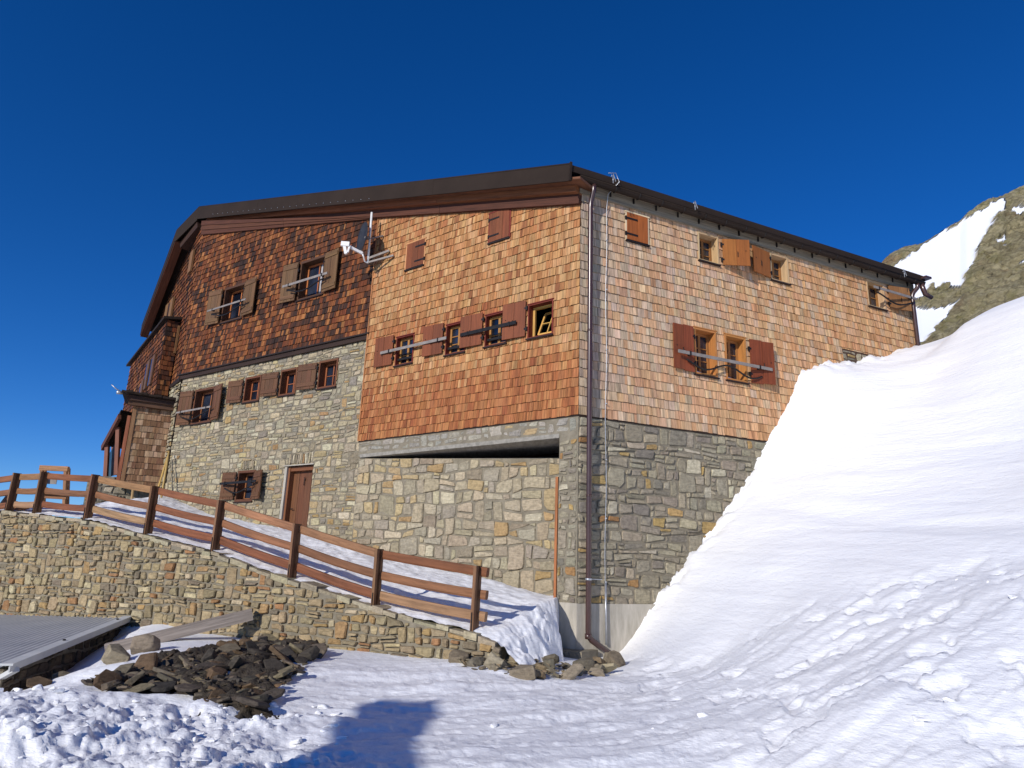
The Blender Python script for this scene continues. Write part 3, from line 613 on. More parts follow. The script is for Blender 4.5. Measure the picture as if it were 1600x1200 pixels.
def shutter(P, r, o, col, hinge='lo', ledges=False, tilt=3, straps=False, boards=3, round_=False, knob=True, cream=None):
    u0, u1, z0, z1 = r; w = u1-u0; t = math.radians(tilt)
    sg = 1 if hinge == 'lo' else -1; H = P.at(u0 if sg > 0 else u1, 0, o); ax = P.u*sg*math.cos(t)+P.n*math.sin(t); nn = P.n*math.cos(t)-P.u*sg*math.sin(t)
    up = np.array([0, 0, 1.0]); mb = MB()
    def sb(a, b, c, d, e, f, colr, g): mb.box(H+ax*(a+b)/2+up*(c+d)/2+nn*(e+f)/2, ax*(b-a)/2, up*(d-c)/2, nn*(f-e)/2, colr, g)
    sb(.01, w-.01, z0+.03, z1-.03, -.006, .008, tuple(x*.5 for x in col), 1)
    for k in range(boards):
        sb(w*k/boards+.003, w*(k+1)/boards-.003, z0+(.02 if round_ and k == boards-1 else 0), z1-(.02 if round_ and k == boards-1 else 0), 0, .028+.003*(k % 2), vary(col, .16), 1)
    if ledges:
        for zz in (z0+.06, z1-.06-.16): sb(.03, w-.03, zz+.02, zz+.14, .03, .05, vary(col, .1), 0)
        sb(.0, .025, z0+.0, z1-.0, .03, .036, vary(tuple(x*.8 for x in col), .1), 1)
    sh = mb.build('shutter', M_PAINTED, HUT)
    for zz in (z0+(z1-z0)*.2, z0+(z1-z0)*.78):
        mb = MB(); sb(-.035, .03 if not straps else w*.5, zz-.022, zz+.022, .0 if not straps else .03, .036 if not straps else .038, lin(30, 28, 28), 0); sb(-.045, -.01, zz-.05, zz+.05, -.01, .034, lin(30, 28, 28), 1); mb.build('hinge', M_IRON, sh)
    if knob:
        mb = MB(); zc = z0+(z1-z0)*.42; q = H+ax*w*.55+up*zc+nn*.03; mb.tube([q+up*.07, q+up*.03+nn*.015, q-up*.02+nn*.006, q-up*.07+nn*.012], .010, 6); mb.tube([q+ax*w*.3+up*.1, q+ax*w*.3+up*.1+nn*.012], .012, 6); mb.build('catch', M_IRON, sh)
    if cream:
        mb = MB()
        mb.wbox(P, u0-.04, u0, z0-.03, z1+.04, o-.05, o+.02, cream, 'z'); mb.wbox(P, u1, u1+.04, z0-.03, z1+.04, o-.05, o+.02, cream, 'z'); mb.wbox(P, u0-.05, u1+.05, z1+.001, z1+.035, o-.05, o+.035, cream, 'u')
        mb.wbox(P, u0-.03, u1+.03, z0-.06, z0-.02, o-.05, o+.05, lin(34, 26, 24), 'u'); mb.build('surround', M_PAINTED, sh)
    return sh
def ironbar(P, u0, z0, u1, z1, o, mat, hgt=.06, hooks=True, wave=False):
    mb = MB(); mb.beam(P.P(u0, z0, o), P.P(u1, z1, o), .02, hgt); b = mb.build('locking_bar', mat, HUT); 
    for t in (.12, .86): u = u0+(u1-u0)*t; z = z0+(z1-z0)*t; mb = MB(); mb.wbox(P, u-.018, u+.018, z-.05, z+.05, o-.08, o+.02); mb.build('bar_loop', M_IRON, b)
    if wave:
        mb = MB(); pts = []
        for t in np.linspace(.1, .9, 50): pts.append(P.P(u0+(u1-u0)*t, z0+(z1-z0)*t-.20+.10*math.sin(t*math.pi*(4 if wave == 2 else 2)+1.2), o-.06))
        mb.tube(pts, .022, 6); mb.build('bar_hook', M_IRON, b)
RED = lin(118, 66, 40); OCH = lin(164, 116, 62); CREAM = lin(190, 160, 120); LRED = lin(150, 86, 44); DW = lin(92, 58, 34)
# light gable
for k in ('W1', 'W2', 'W3'): window(WL, OL[k], 0, .17, lin(112, 46, 34), OCH, 2, 3)
window(WL, OL['W4'], 0, .2, lin(118, 48, 34), lin(206, 160, 84), tilt=True)
for r, d in (((5.86, 6.54, 6.76, 7.58), 3), ((4.02, 4.69, 6.77, 7.57), 3), ((2.72, 3.40, 6.78, 7.58), 3), ((1.42, 2.06, 6.75, 7.61), 4)):
    s = shutter(WL, r, .045, RED, 'lo', tilt=d, boards=2, knob=True)
shutter(WL, (4.96, 5.64, 9.44, 10.18), .01, RED, 'lo', tilt=0, straps=True, boards=3, knob=False, cream=lin(196, 140, 92))
shutter(WL, (2.03, 2.66, 9.42, 10.20), .01, RED, 'hi', tilt=0, straps=True, boards=3, knob=False, cream=lin(120, 50, 36))
ironbar(WL, 3.83, 7.12, 6.27, 7.12, .13, M_GREYIRON, .075, wave=0); ironbar(WL, 1.63, 7.10, 3.35, 7.10, .14, M_IRON, .085)
for k in ('W1', 'W2', 'W3'):
    r = OL[k]; mb = MB(); mb.wbox(WL, r[0]+.1, r[1]-.03, 6.86, 6.92, -.06, -.03); mb.build('bar_hook', M_IRON, HUT)
# eave wall
ORG = lin(190, 126, 62)
shutter(WR, (1.24, 1.83, 9.09, 9.77), .012, lin(150, 84, 40), 'lo', tilt=0, straps=True, boards=2, knob=False, cream=lin(214, 190, 152))
for k in ('R1', 'R2'): window(WR, OR[k], 0, .26, CREAM, lin(150, 104, 58), 2, 3, snow=(k == 'R2'), trim=.04, cw=.04)
window(WR, OR['far'], 0, .24, CREAM, lin(150, 104, 58), 2, 2, snow=True, trim=.04, cw=.04)
shutter(WR, (4.10, 4.78, 9.08, 9.78), .05, lin(150, 92, 44), 'lo', tilt=24, boards=2)
shutter(WR, (4.98, 5.68, 9.08, 9.78), .05, lin(146, 88, 42), 'hi', tilt=9, boards=2)
shutter(WR, (10.30, 11.02, 9.16, 9.86), .05, lin(140, 98, 60), 'lo', tilt=12, boards=2)
ironbar(WR, 9.37, 9.55, 11.2, 9.55, .28, M_GREYIRON, .07, wave=1)
for k in ('La', 'Lb'): window(WR, OR[k], 0, .26, lin(178, 118, 64), lin(160, 108, 60), 2, 3, snow=True, trim=.045, cw=.05)
shutter(WR, (2.46, 3.07, 6.16, 7.27), .05, lin(124, 64, 38), 'hi', tilt=2, boards=2, round_=True)
shutter(WR, (4.82, 5.50, 6.16, 7.27), .05, lin(128, 64, 38), 'lo', tilt=9, boards=2, round_=True)
ironbar(WR, 2.5, 6.545, 5.38, 6.545, .2, M_GREYIRON, .075, wave=2)
# old dark gable
BR_ = lin(106, 78, 50)
for k in ('D1', 'D2'): window(WD, OD[k], -.04, .30, lin(84, 56, 38), lin(176, 104, 58), 2, 1, trim=.03, cw=.06, curtain=lin(200, 190, 170) if k == 'D1' else lin(170, 164, 160))
for r, h in (((7.52, 8.24, 9.46, 10.73), 'lo'), ((5.5, 6.22, 9.46, 10.73), 'hi'), ((3.44, 4.12, 9.50, 10.79), 'lo'), ((1.5, 2.18, 9.50, 10.79), 'hi')):
    shutter(WD, r, .04, BR_, h, ledges=True, tilt=5, boards=4, knob=False)
ironbar(WD, 5.75, 9.92, 7.95, 9.90, .26, M_GREYIRON, .06, wave=1); ironbar(WD, 1.75, 9.97, 3.85, 9.96, .26, M_GREYIRON, .075, wave=1)
for k in ('SW1', 'Lo'): window(WD, OS[k], STO, .30, lin(98, 62, 42), lin(144, 92, 58), 2, 1 if k == 'SW1' else 2, trim=0, cw=.07)
for k in ('T1', 'T2', 'T3'): window(WD, OS[k], STO, .26, lin(106, 66, 42), lin(150, 88, 54), 2, 2, trim=0, cw=.06)
BS = lin(100, 68, 45)
for r, h, tl in (((8.52, 9.2, 5.98, 7.18), 'lo', 8), ((6.62, 7.28, 6.0, 7.18), 'hi', 12), ((5.70, 6.40, 6.48, 7.22), 'lo', 6), ((3.89, 4.62, 6.51, 7.25), 'lo', 6), ((2.12, 2.88, 6.52, 7.3), 'lo', 6), ((5.4, 6.0, 3.36, 4.2), 'lo', 8), ((3.9, 4.48, 3.34, 4.2), 'hi', 14)):
    shutter(WD, r, STO+.05, BS, h, ledges=True, tilt=tl, boards=4, knob=False)
ironbar(WD, 7.05, 6.42, 9.1, 6.40, .16, M_GREYIRON, .06, wave=1); ironbar(WD, 4.1, 3.86, 5.9, 3.84, .16, M_IRON, .07, wave=1)
# door
r = OS['door']; mb = MB()
mb.wbox(WD, r[1]-.16, r[1]-.08, 2.0, r[3]-.01, STO-.30, STO-.04, lin(124, 80, 52), 'z'); mb.wbox(WD, r[0], r[1]-.08, r[3]-.14, r[3]-.01, STO-.30, STO-.06, lin(114, 72, 46), 'u')
w = (r[1]-.16-r[0])/4
for k in range(4): mb.wbox(WD, r[0]+k*w+.004, r[0]+(k+1)*w-.004, 2.0, r[3]-.14, STO-.28, STO-.2+.004*(k % 2), vary(lin(108, 70, 46), .1), 'z')
DOOR = mb.build('door', M_PAINTED, HUT)
mb = MB(); mb.tube([WD.P(r[1]-.24, 3.05, STO-.2), WD.P(r[1]-.24, 3.05, STO-.12), WD.P(r[1]-.36, 3.05, STO-.12)], .014, 8); mb.build('handle', M_IRON, DOOR)
mb = MB(); mb.tube([WD.P(2.4, 3.85, STO-.19), WD.P(2.4, 3.95, STO-.16), WD.P(2.43, 3.72, STO-.17)], .012, 6); mb.build('door_hook', M_IRON, DOOR)
mb = MB(); mb.wbox(WD, r[0]-.06, r[1]+.05, r[3], r[3]+.03, STO-.3, STO+.06, lin(60, 54, 48), 'u'); mb.wbox(WD, r[1]-.08, r[1]+.02, 1.8, r[3], STO-.3, STO+.02); mb.build('door_surround', M_CONCRETE, HUT)

# ------------------------------------------------------------------ the far facade: wall, bay, porch, veranda
topS = lambda u: 14.0-.05*u if u < 2.1 else 13.9-.48*(u-2.1)
mb = MB(); slab(mb, WS, 0, 7.2, lambda u: 2.5, topS, [], -.4, -.05, lin(36, 25, 19), 8); mb.build('wall_boarding', M_WOOD, HUT)
mb = MB(); shingles(mb, WS, 0, 7.2, ZD-.1, topS, .19, c_dark, [], -.04, .08, .22, .03); mb.build('shingle_cladding', M_SHINGLE, HUT)
mb = MB(); masonry(mb, WS, -.02, 2.2, lambda u: 2.4, lambda u: ZD-.12, (.1, .2), (.16, .45), cS, [], -.05, (.015, .05)); mb.build('stone_wall', M_STONE, HUT)
mb = MB(); mb.wbox(WS, 0, 7.2, ZD-.24, ZD-.08, -.2, .02, lin(44, 32, 26), 'u'); mb.build('drip_board', M_WOOD, HUT)
for (u, z0, z1) in ((1.5, 9.0, 10.1), (2.3, 9.0, 10.1), (3.6, 10.9, 11.9), (4.5, 10.9, 11.9), (5.6, 10.6, 11.4), (1.0, 12.2, 13.1)):
    mb = MB(); mb.wbox(WS, u, u+.5, z0, z1, 0, .07, vary(lin(128, 92, 58), .1), 'z'); mb.build('shutter', M_PAINTED, HUT)
for (u, z0, z1) in ((2.02, 9.05, 10.05), (4.12, 10.95, 11.85), (5.1, 10.62, 11.35)):
    mb = MB(); mb.wbox(WS, u, u+.28 if u < 4 else u+.36, z0, z1, 0, .055, lin(84, 52, 34), 'z'); w = mb.build('window', M_PAINTED, HUT)
    mb = MB(); mb.wbox(WS, u+.05, u+.24, z0+.08, z1-.08, .056, .062); mb.build('pane', M_GLASS, w)
# bay: outer corner measured on a plane one metre in front of the facade
BO = .45; bu, bz = WS.uz(262, 500, BO); b0 = bu; bE = WS.uz(205, 570, BO); topB = lambda u: bz+(bE[1]-bz)*(u-b0)/(bE[0]-b0)
WB = Plane(WS.at(b0, 0, BO), -37.0); WBs = Plane(WS.at(b0, 0, 0), 53)
LB = bE[0]-b0; tB = lambda u: topB(u+b0)
mb = MB(); slab(mb, WB, 0, LB, lambda u: 6.6, tB, [], -BO, -.02, lin(36, 25, 19)); mb.build('bay_wall', M_WOOD, HUT)
mb = MB(); shingles(mb, WB, 0, LB, 6.6, tB, .19, c_dark, [], 0, .08, .22, .03)
WBf = Plane(WS.at(b0, 0, BO), 53.0); shingles(mb, WBf, 0, BO-.02, 6.6, lambda u: bz, .19, c_dark, [], 0.0, .08, .2, .03); mb.build('bay_shingles', M_SHINGLE, HUT)
mb = MB(); roof_slab(mb, [WS.P(b0-.12, bz+.10, BO+.16), WS.P(b0-.12, bz+.22, -.1), WS.P(bE[0]+.3, bE[1]+.2, -.1), WS.P(bE[0]+.3, bE[1]+.05, BO+.16)], .1)
mb.build('bay_roof', M_ROOF, HUT)
for (u, z0, z1) in ((.9, 7.9, 9.1), (1.9, 7.9, 9.1), (2.6, 7.3, 8.4)): mb = MB(); mb.wbox(WB, u, u+.42, z0, z1, .03, .09, vary(lin(104, 74, 50), .1), 'z'); mb.build('shutter', M_PAINTED, HUT); mb = MB(); mb.wbox(WB, u+.43, u+.78, z0+.05, z1-.05, .03, .06); mb.build('pane', M_GLASS, HUT)
# porch
pc = at(190, 755, 23.8); WP = Plane((pc[0], pc[1], 0), 64.5)       # u to the right, from the outer corner
pL = 1.75; pz1 = WP.uz(200, 635)[1]; pz0 = pc[2]-.1
mb = MB(); slab(mb, WP, 0, pL, lambda u: pz0, lambda u: pz1, [], -1.6, -.01, lin(70, 50, 38)); PORCH = mb.build('porch', M_WOOD, HUT)
mb = MB(); shingles(mb, WP, .06, pL, pz0, lambda u: pz1, .215, c_porch, [], 0, .1, .24, .03); mb.build('shingle_cladding', M_SHINGLE, PORCH)
mb = MB(); mb.wbox(WP, -.05, .07, pz0, pz1+.05, -.2, .05, lin(140, 104, 72), 'z'); mb.build('corner_post', M_WOOD, PORCH); mb = MB(); mb.wbox(WP, -.19, -.08, pz0, pz1-.3, -.4, -.1, lin(150, 92, 66), 'z'); mb.build('corner_post', M_WOOD, PORCH)
rz = WP.uz(215, 640)[1]
mb = MB()
for k, (a, b, c) in enumerate(((-.22, pL+.25, lin(92, 66, 48)), (-.28, pL+.2, lin(70, 50, 40)))): mb.beam(WP.P(a, pz1+.12+.16*k, .12+.08*k), WP.P(b, pz1+.06+.16*k, .12+.08*k), .2, .17, c)
mb.build('porch_beam', M_WOOD, PORCH)
mb = MB(); roof_slab(mb, [WP.P(-.45, pz1+.47, .5), WP.P(pL+.3, pz1+.36, .5), WP.P(pL+.3, pz1+.40, -1.9), WP.P(-.45, pz1+.5, -1.9)], .07)
for k in range(5): mb.wbox(WP, -.3+k*.45, -.1+k*.45, pz1+.41-.025*k, pz1+.49-.025*k, .35, .52)
mb.build('porch_roof', M_ROOF, PORCH)
mb = MB(); mb.tube([WP.P(-.5, pz1+.42, .4), WP.P(-.65, pz1+.5, .4), WP.P(-.8, pz1+.62, .4)], .02, 6); mb.tube([WP.P(-.42, pz1+.38, .4), WP.P(-.6, pz1+.36, .45)], .06, 8); mb.build('porch_spout', M_ZINC, PORCH)
# glazed veranda left of the porch
dv = WP.u*-1; nv = WP.n
V0 = at(189, 640, 24.3); V1 = at(162, 690, 25.4); mb = MB(); roof_slab(mb, [V0, V1, V1+dirv(20)*4, V0+dirv(20)*4], .14, (0, 0, 0)); VER = mb.build('veranda', M_ROOF, HUT)
for (x, yt, yb, Y) in ((165, 693, 748, 25.3), (182, 668, 742, 24.7), (176, 676, 742, 27.0)): mb = MB(); mb.beam(at(x, yb, Y), at(x+3, yt, Y), .13, .13, lin(132, 86, 68), up=(0, 1, 0)); mb.build('veranda_post', M_WOOD, VER)
mb = MB(); mb.beam(V0-np.array([0, 0, .25]), V1-np.array([0, 0, .25]), .1, .22, lin(96, 60, 46)); mb.build('veranda_beam', M_WOOD, VER)
mb = MB(); g = [at(167, 746, 25.6), at(180, 742, 25.0), at(182, 690, 25.0), at(169, 712, 25.6)]; mb.add(g+[q+np.array([0, .03, 0]) for q in g], [(0, 1, 2, 3), (7, 6, 5, 4), (0, 4, 5, 1), (1, 5, 6, 2), (2, 6, 7, 3), (3, 7, 4, 0)]); mb.build('pane', M_GLASS, VER)
PL = Plane(at(148, 748, 23.9)*np.array([1, 1, 0]), 64.5); plz = at(148, 748, 23.9)[2]
mb = MB(); slab(mb, PL, -.2, 3.4, lambda u: 2.2, lambda u: plz+.1+.03*u, [], -2.5, -.02); mb.build('mortar_wall', M_MORTAR, HUT)
mb = MB(); masonry(mb, PL, -.2, 3.3, lambda u: 2.4, lambda u: plz+.1+.03*u, (.12, .25), (.18, .5), cG, [], -.02, (.02, .06)); mb.build('stone_wall', M_STONE, HUT)

# ------------------------------------------------------------------ satellite dish
mp = WL.at(7.06, 10.9, .55)
mt = at(581, 332, mp[1]); mbm = at(575, 411, mp[1])
DISH = tag(empty('satellite_dish', mbm), 'dark satellite dish on a white mast fixed to the gable wall', 'satellite dish')
m = MB(); m.tube([mbm, mt], .032, 10); m.build('mast', M_WHITE, DISH)
m = MB(); c = at(567, 371, mp[1]-.1); ax = np.array([-.84, -.52, .04]); ax /= np.linalg.norm(ax); a = np.cross(ax, (0, 0, 1)); a /= np.linalg.norm(a); b = np.cross(a, ax)
rr = .45; vs = []; nr, na = 6, 28
for i in range(nr+1):
    q = rr*i/nr
    for k in range(na): g = 2*math.pi*k/na; vs.append(c+a*q*.92*math.cos(g)+b*q*math.sin(g)+ax*(.09*(i/nr)**2-.06))
fs = [(i*na+k, i*na+(k+1) % na, (i+1)*na+(k+1) % na, (i+1)*na+k) for i in range(nr) for k in range(na)]
o2 = len(vs); vs += [v-ax*.012 for v in vs]; fs += [tuple(o2+q for q in reversed(f)) for f in fs[:nr*na]]+[(nr*na+k, nr*na+(k+1) % na, o2+nr*na+(k+1) % na, o2+nr*na+k) for k in range(na)]
m.add(vs, fs, (0, 0, 0), None, True); m.build('reflector', M_DISH, DISH)
ll = at(541, 383, mp[1]-.35); la = at(566, 396, mp[1]-.15)
m = MB(); m.beam(la, ll, .06, .07); m.tube([la, la+np.array([.05, 0, -.1]), mbm+np.array([-.1, 0, .05]), mbm], .022, 8); m.beam(la+np.array([0, 0, .0]), c-b*.42, .05, .06); m.build('feed_arm', M_WHITE, DISH)
m = MB(); m.beam(ll+np.array([-.14, 0, .03]), ll+np.array([.09, 0, .02]), .1, .13); m.beam(ll+np.array([-.05, 0, -.02]), ll+np.array([.02, 0, -.27]), .07, .08); m.beam(ll+np.array([.1, 0, -.02]), ll+np.array([.06, 0, -.22]), .05, .05); m.build('receiver', M_WHITE, DISH)
m = MB(); m.beam(mbm+np.array([0, 0, .14]), WL.at(6.35, 10.18, .06), .05, .06); m.beam(mbm+np.array([0.02, 0, .02]), WL.at(6.15, 9.98, .06), .05, .05)
m.beam(mbm+np.array([0, 0, .75]), WL.at(6.7, 10.75, .04), .04, .04); m.beam((mbm+mt)/2+np.array([0, 0, -.02]), c-ax*.06, .07, .09); m.build('wall_bracket', M_GREYIRON, DISH)
m = MB(); pts = [mbm+np.array([.06+.1*math.cos(g), 0, .05+.1*math.sin(g)]) for g in np.linspace(-2, 3.6, 16)]; m.tube(pts, .014, 6); m.build('cable', M_IRON, DISH)

# ==================================================================== RETAINING WALL AND FENCE
RT = [(-.7, .46), (-.15, .60), (.88, .73), (1.81, .90), (3.75, 1.26), (4.76, 1.45), (5.85, 1.70), (7.94, 2.01), (9.15, 2.18), (10.12, 2.34), (12.14, 2.48), (13.81, 2.58), (22, 2.7)]
topT = lambda u: float(np.interp(u, [a for a, _ in RT], [b for _, b in RT]))
RW = tag(empty('retaining_wall', WT.P(6, .2, 0)), 'long rubble stone retaining wall below the wooden fence', 'wall')
mb = MB(); slab(mb, WT, -.55, 20, lambda u: -.6, lambda u: topT(u)-.03, [], -.5, .1, (0, 0, 0), 40); mb.build('mortar_body', M_MORTAR, RW)
mb = MB(); masonry(mb, WT, -.6, 20, lambda u: -.25, lambda u: topT(u)-.02, (.075, .17), (.14, .4), pal([(lin(170, 150, 112), 5), (lin(154, 138, 106), 4), (lin(180, 160, 120), 3), (lin(176, 140, 88), 2.2), (lin(140, 126, 98), 3), (lin(160, 110, 66), .7), (lin(200, 184, 146), 1.4), (lin(120, 110, 94), 1.2)]), [], .1, (.015, .07), .14, 1.1, .007)
u = -.5
while u < 16:                                        # irregular cap stones
    w = random.uniform(.22, .5); z = topT(u+w/2); h = random.uniform(.05, .11)
    c = WT.at(u+w/2, z+random.uniform(-.03, .02), random.uniform(-.08, .0)); mb.box(c, WT.u*w*.47+np.array([0, 0, (topT(u+w)-topT(u))*.47]), WT.n*random.uniform(.14, .2), np.array([0, 0, h/2]), vary(lin(160, 148, 122), .2)); u += w
mb.build('stone_facing', M_STONE, RW)
FENCE = tag(empty('wooden_fence', WT.P(6, 1.7, -.05)), 'weathered brown post and rail fence along the top of the stone wall', 'fence')
posts = [(.0, .68, 1.69), (2.0, .89, 1.92), (4.0, 1.31, 2.35), (6.15, 1.78, 2.82), (8.3, 2.05, 3.15), (10.5, 2.40, 3.46), (12.55, 2.50, 3.58), (13.75, 2.60, 3.58), (15.3, 2.6, 3.5)]
for i, (u, z0, z1) in enumerate(posts):
    m = MB(); lean = random.uniform(-.02, .02)
    for o in (-.02, .05):
        m.beam(WT.P(u-.0, z0-.2, o-.07), WT.P(u+lean, z1, o-.07), .058, .125, vary(lin(124, 90, 64), .12), up=WT.n)
    p = m.build('post', M_WOOD, FENCE)
    m = MB(); m.beam(WT.P(u, z0-.25, .02), WT.P(u, z0+.28, .02), .016, .07, up=WT.n); m.tube([WT.P(u, z0+.15, -.13), WT.P(u, z0+.15, .04)], .014, 6); m.build('post_shoe', M_IRON, p)
for i in range(len(posts)-1):
    a, b = posts[i], posts[i+1]
    for k, (h, colr, rd) in enumerate(((.92, lin(146, 106, 74), .052), (.56, lin(130, 90, 62), .05), (.22, lin(158, 124, 92), .052))):
        ha, hb = a[2]-1.01+h, b[2]-1.01+h; e0 = -.16 if i == 0 else -.04; m = MB(); ov = .10+.01*(i % 2)
        p0 = WT.at(a[0]+e0, ha-(hb-ha)/(b[0]-a[0])*.1, -ov-.05); p1 = WT.at(b[0]+.05, hb, -ov-.05)
        d = (p1-p0)/np.linalg.norm(p1-p0); s = np.cross(d, (0, 0, 1)); up = np.cross(s, d)
        cpt = [(p0*(1-t)+p1*t)-up*.022*math.sin(t*math.pi)*(1 if k else .4) for t in np.linspace(0, 1, 9)]; cl = vary(colr if random.random() < .75 else lin(128, 80, 54), .12)
        vs = []; oct_ = [(-1, -.55), (-.75, -1), (.75, -1), (1, -.55), (1, .55), (.75, 1), (-.75, 1), (-1, .55)]; q0 = random.uniform(0, 40)
        for c in cpt:
            for (x, y) in oct_: vs.append(c+s*x*.05+up*y*rd*1.45)
        fs = []; uvs = []; L = np.linalg.norm(p1-p0)
        for j in range(8):
            for q in range(8): q2 = (q+1) % 8; fs.append((j*8+q, j*8+q2, (j+1)*8+q2, (j+1)*8+q)); uvs.append([(q*.03+q0, j*L/8), (q*.03+.03+q0, j*L/8), (q*.03+.03+q0, (j+1)*L/8), (q*.03+q0, (j+1)*L/8)])
        fs += [tuple(range(7, -1, -1)), tuple(range(64, 72))]; uvs += [[(q0, 0)]*8]*2
        m.add(vs, fs, cl, uvs); m.build('rail', M_WOOD, FENCE)
m = MB(); m.beam(WT.at(13.9, 3.3, -.2), WT.at(15.2, 2.8, -.6), .08, .12, lin(110, 70, 46)); m.build('brace', M_WOOD, FENCE); m = MB(); m.beam(WT.at(13.4, 2.75, -.3), WT.at(15.2, 2.62, -.7), .08, .12, lin(150, 104, 70)); m.build('brace', M_WOOD, FENCE)

# ==================================================================== SNOW, GROUND
class RBF:
    def __init__(s, pts, lam=.02):
        p = np.array(pts, float); s.c = p[:, :2]; n = len(p); A = np.zeros((n+3, n+3)); A[:n, :n] = s.k(s.c, s.c)+lam*np.eye(n)
        A[:n, n] = 1; A[:n, n+1:] = s.c; A[n, :n] = 1; A[n+1:, :n] = s.c.T; b = np.zeros(n+3); b[:n] = p[:, 2]; s.w = np.linalg.solve(A, b)
    def k(s, a, b):
        d2 = ((a[:, None, :]-b[None, :, :])**2).sum(-1)+1e-9; return d2*np.log(d2)*.5
    def __call__(s, x, y):
        q = np.stack([np.ravel(x), np.ravel(y)], 1); out = np.zeros(len(q))
        for i in range(0, len(q), 20000):
            z = q[i:i+20000]; out[i:i+20000] = s.k(z, s.c) @ s.w[:len(s.c)]+s.w[len(s.c)]+z @ s.w[len(s.c)+1:]
        return out.reshape(np.shape(x))
class HMax:
    def __init__(s, a, b, k): s.a, s.b, s.k = a, b, k
    def parts(s, x, y): return s.a(x, y), s.b(x, y)
    def __call__(s, x, y):
        p, q = s.a(x, y), s.b(x, y); h = np.clip(.5+.5*(p-q)/s.k, 0, 1); return q*(1-h)+p*h+s.k*h*(1-h)
class VN:                                            # lattice value noise, numpy
    def __init__(s, seed): s.t = np.random.RandomState(seed).rand(256, 256)
    def __call__(s, x, y):
        xi = np.floor(x).astype(int); yi = np.floor(y).astype(int); fx = x-xi; fy = y-yi; fx = fx*fx*fx*(fx*(fx*6-15)+10); fy = fy*fy*fy*(fy*(fy*6-15)+10)
        g = lambda a, b: s.t[a % 256, b % 256]
        return (g(xi, yi)*(1-fx)+g(xi+1, yi)*fx)*(1-fy)+(g(xi, yi+1)*(1-fx)+g(xi+1, yi+1)*fx)*fy-.5
_VN = {}
def VNC(k):
    if k not in _VN: _VN[k] = VN(k)
    return _VN[k]
def fbm(x, y, sc, oc=4, seed=3, gain=.5):
    out = 0; a = 1.0
    for o in range(oc): out = out+a*VNC(seed+o)(x*sc+o*17.3, y*sc+o*9.1); a *= gain; sc *= 2.03
    return out
def sstep(a, b, x): t = np.clip((x-a)/(b-a), 0, 1); return t*t*(3-2*t)
g = []; dr = []
SA = WT.at(8.25, .36, .13); SB = atz(8, 1042, .10); sw = (SB-SA)*np.array([1, 1, 0]); SWp = Plane((SA[0], SA[1], 0), math.degrees(math.atan2(sw[0], sw[1])))
for (x, y) in ((185, 990), (150, 1012), (105, 1044), (75, 1064)): u_, z_ = SWp.uz(x, y, -.05); g += [SWp.at(u_, z_, .05), SWp.at(u_, z_-.3, -.5)]
for (x, y, z) in [(0, 1200, .05), (400, 1200, .05), (800, 1200, .08), (1200, 1200, .2), (1600, 1200, .45), (0, 1088, .12), (200, 1092, .1), (300, 1102, .08), (420, 1128, .03), (150, 1050, .04), (250, 1000, .2), (215, 985, .22), (130, 1062, -.04),
                  (600, 1100, .03), (700, 1100, .05), (600, 1045, .13), (500, 1010, .2), (450, 1060, .12), (350, 1020, .22), (800, 1110, .08), (800, 1070, .1), (900, 1080, .1), (960, 1052, .1), (1000, 1100, .16), (1000, 1150, .15), (600, 1150, .05)]: g.append(atz(x, y, z))
TOE = [((1030, 1036, 11.9), (1040, 990, 13.2)), ((1100, 1050, 10.9), (1100, 960, 12.8)), ((1200, 990, 10.4), (1200, 880, 12.6)), ((1320, 932, 9.9), (1310, 800, 12.8)), ((1450, 906, 9.2), (1450, 760, 12.0)), ((1600, 885, 8.4), (1600, 740, 10.7)), ((1750, 850, 7.6), (1750, 690, 9.6))]
for t, m in TOE:
    t, m = at(*t), at(*m); dr += [t, m, t+(t-m)*1.0]; g.append(t)
for (x, y, Y) in [(1300, 760, 13.6), (1300, 660, 15.4), (1450, 690, 13.3), (1450, 600, 15.4), (1460, 545, 16.8), (1500, 510, 16.2), (1550, 490, 15.3), (1600, 660, 11.9), (1600, 570, 13.1), (1600, 482, 14.3), (1750, 570, 11.2), (1750, 445, 12.8)]: dr.append(at(x, y, Y))
for (x, y, Y) in [(1600, 1000, 6.6), (1400, 1000, 7.8), (1200, 1040, 9.0), (1400, 1100, 6.2), (1200, 1100, 7.6), (1300, 1040, 8.0), (1500, 950, 7.8)]: g.append(at(x, y, Y))
wallpts = [(960, 1026), (1020, 945), (1060, 890), (1130, 800), (1200, 690), (1225, 640), (1255, 582), (1320, 568), (1375, 556), (1430, 553)]
for (x, y) in wallpts: dr.append(WR.at(*WR.uz(x, y), .03))
for u, z in ((-.3, .22), (1.6, .2), (4, .18), (6.3, .22), (8.2, .18), (9.5, -.15), (11, -.3), (14, -.4)): g.append(WT.at(u, z, .2))
g += [(-3, 1.5, 0), (0, 1.5, .0), (3, 2, .3), (-12, 3, -.1), (9, 3, 1.2), (-10, 8, -.1), (-14, 11, -.1), (2.0, 13.7, .06), (1.4, 12.8, .12), (0.6, 12.4, .2), (-.3, -6, -.2), (8, -6, .3), (-10, -6, -.3), (9, 12, 1.9), (14, 6, 2.2), (5, 14.5, .6), (14, 14, 2.6), (9, 18, 2.0)]
dr += [(13, 21.5, 5.2), (18, 18, 5.6), (16, 24, 4.0), (22, 12, 6.0), (-2, 12, -2.5), (0, 9, -3.0), (-6, 10, -4)]
HB = HMax(RBF(g, .03), RBF(dr, .02), .10)
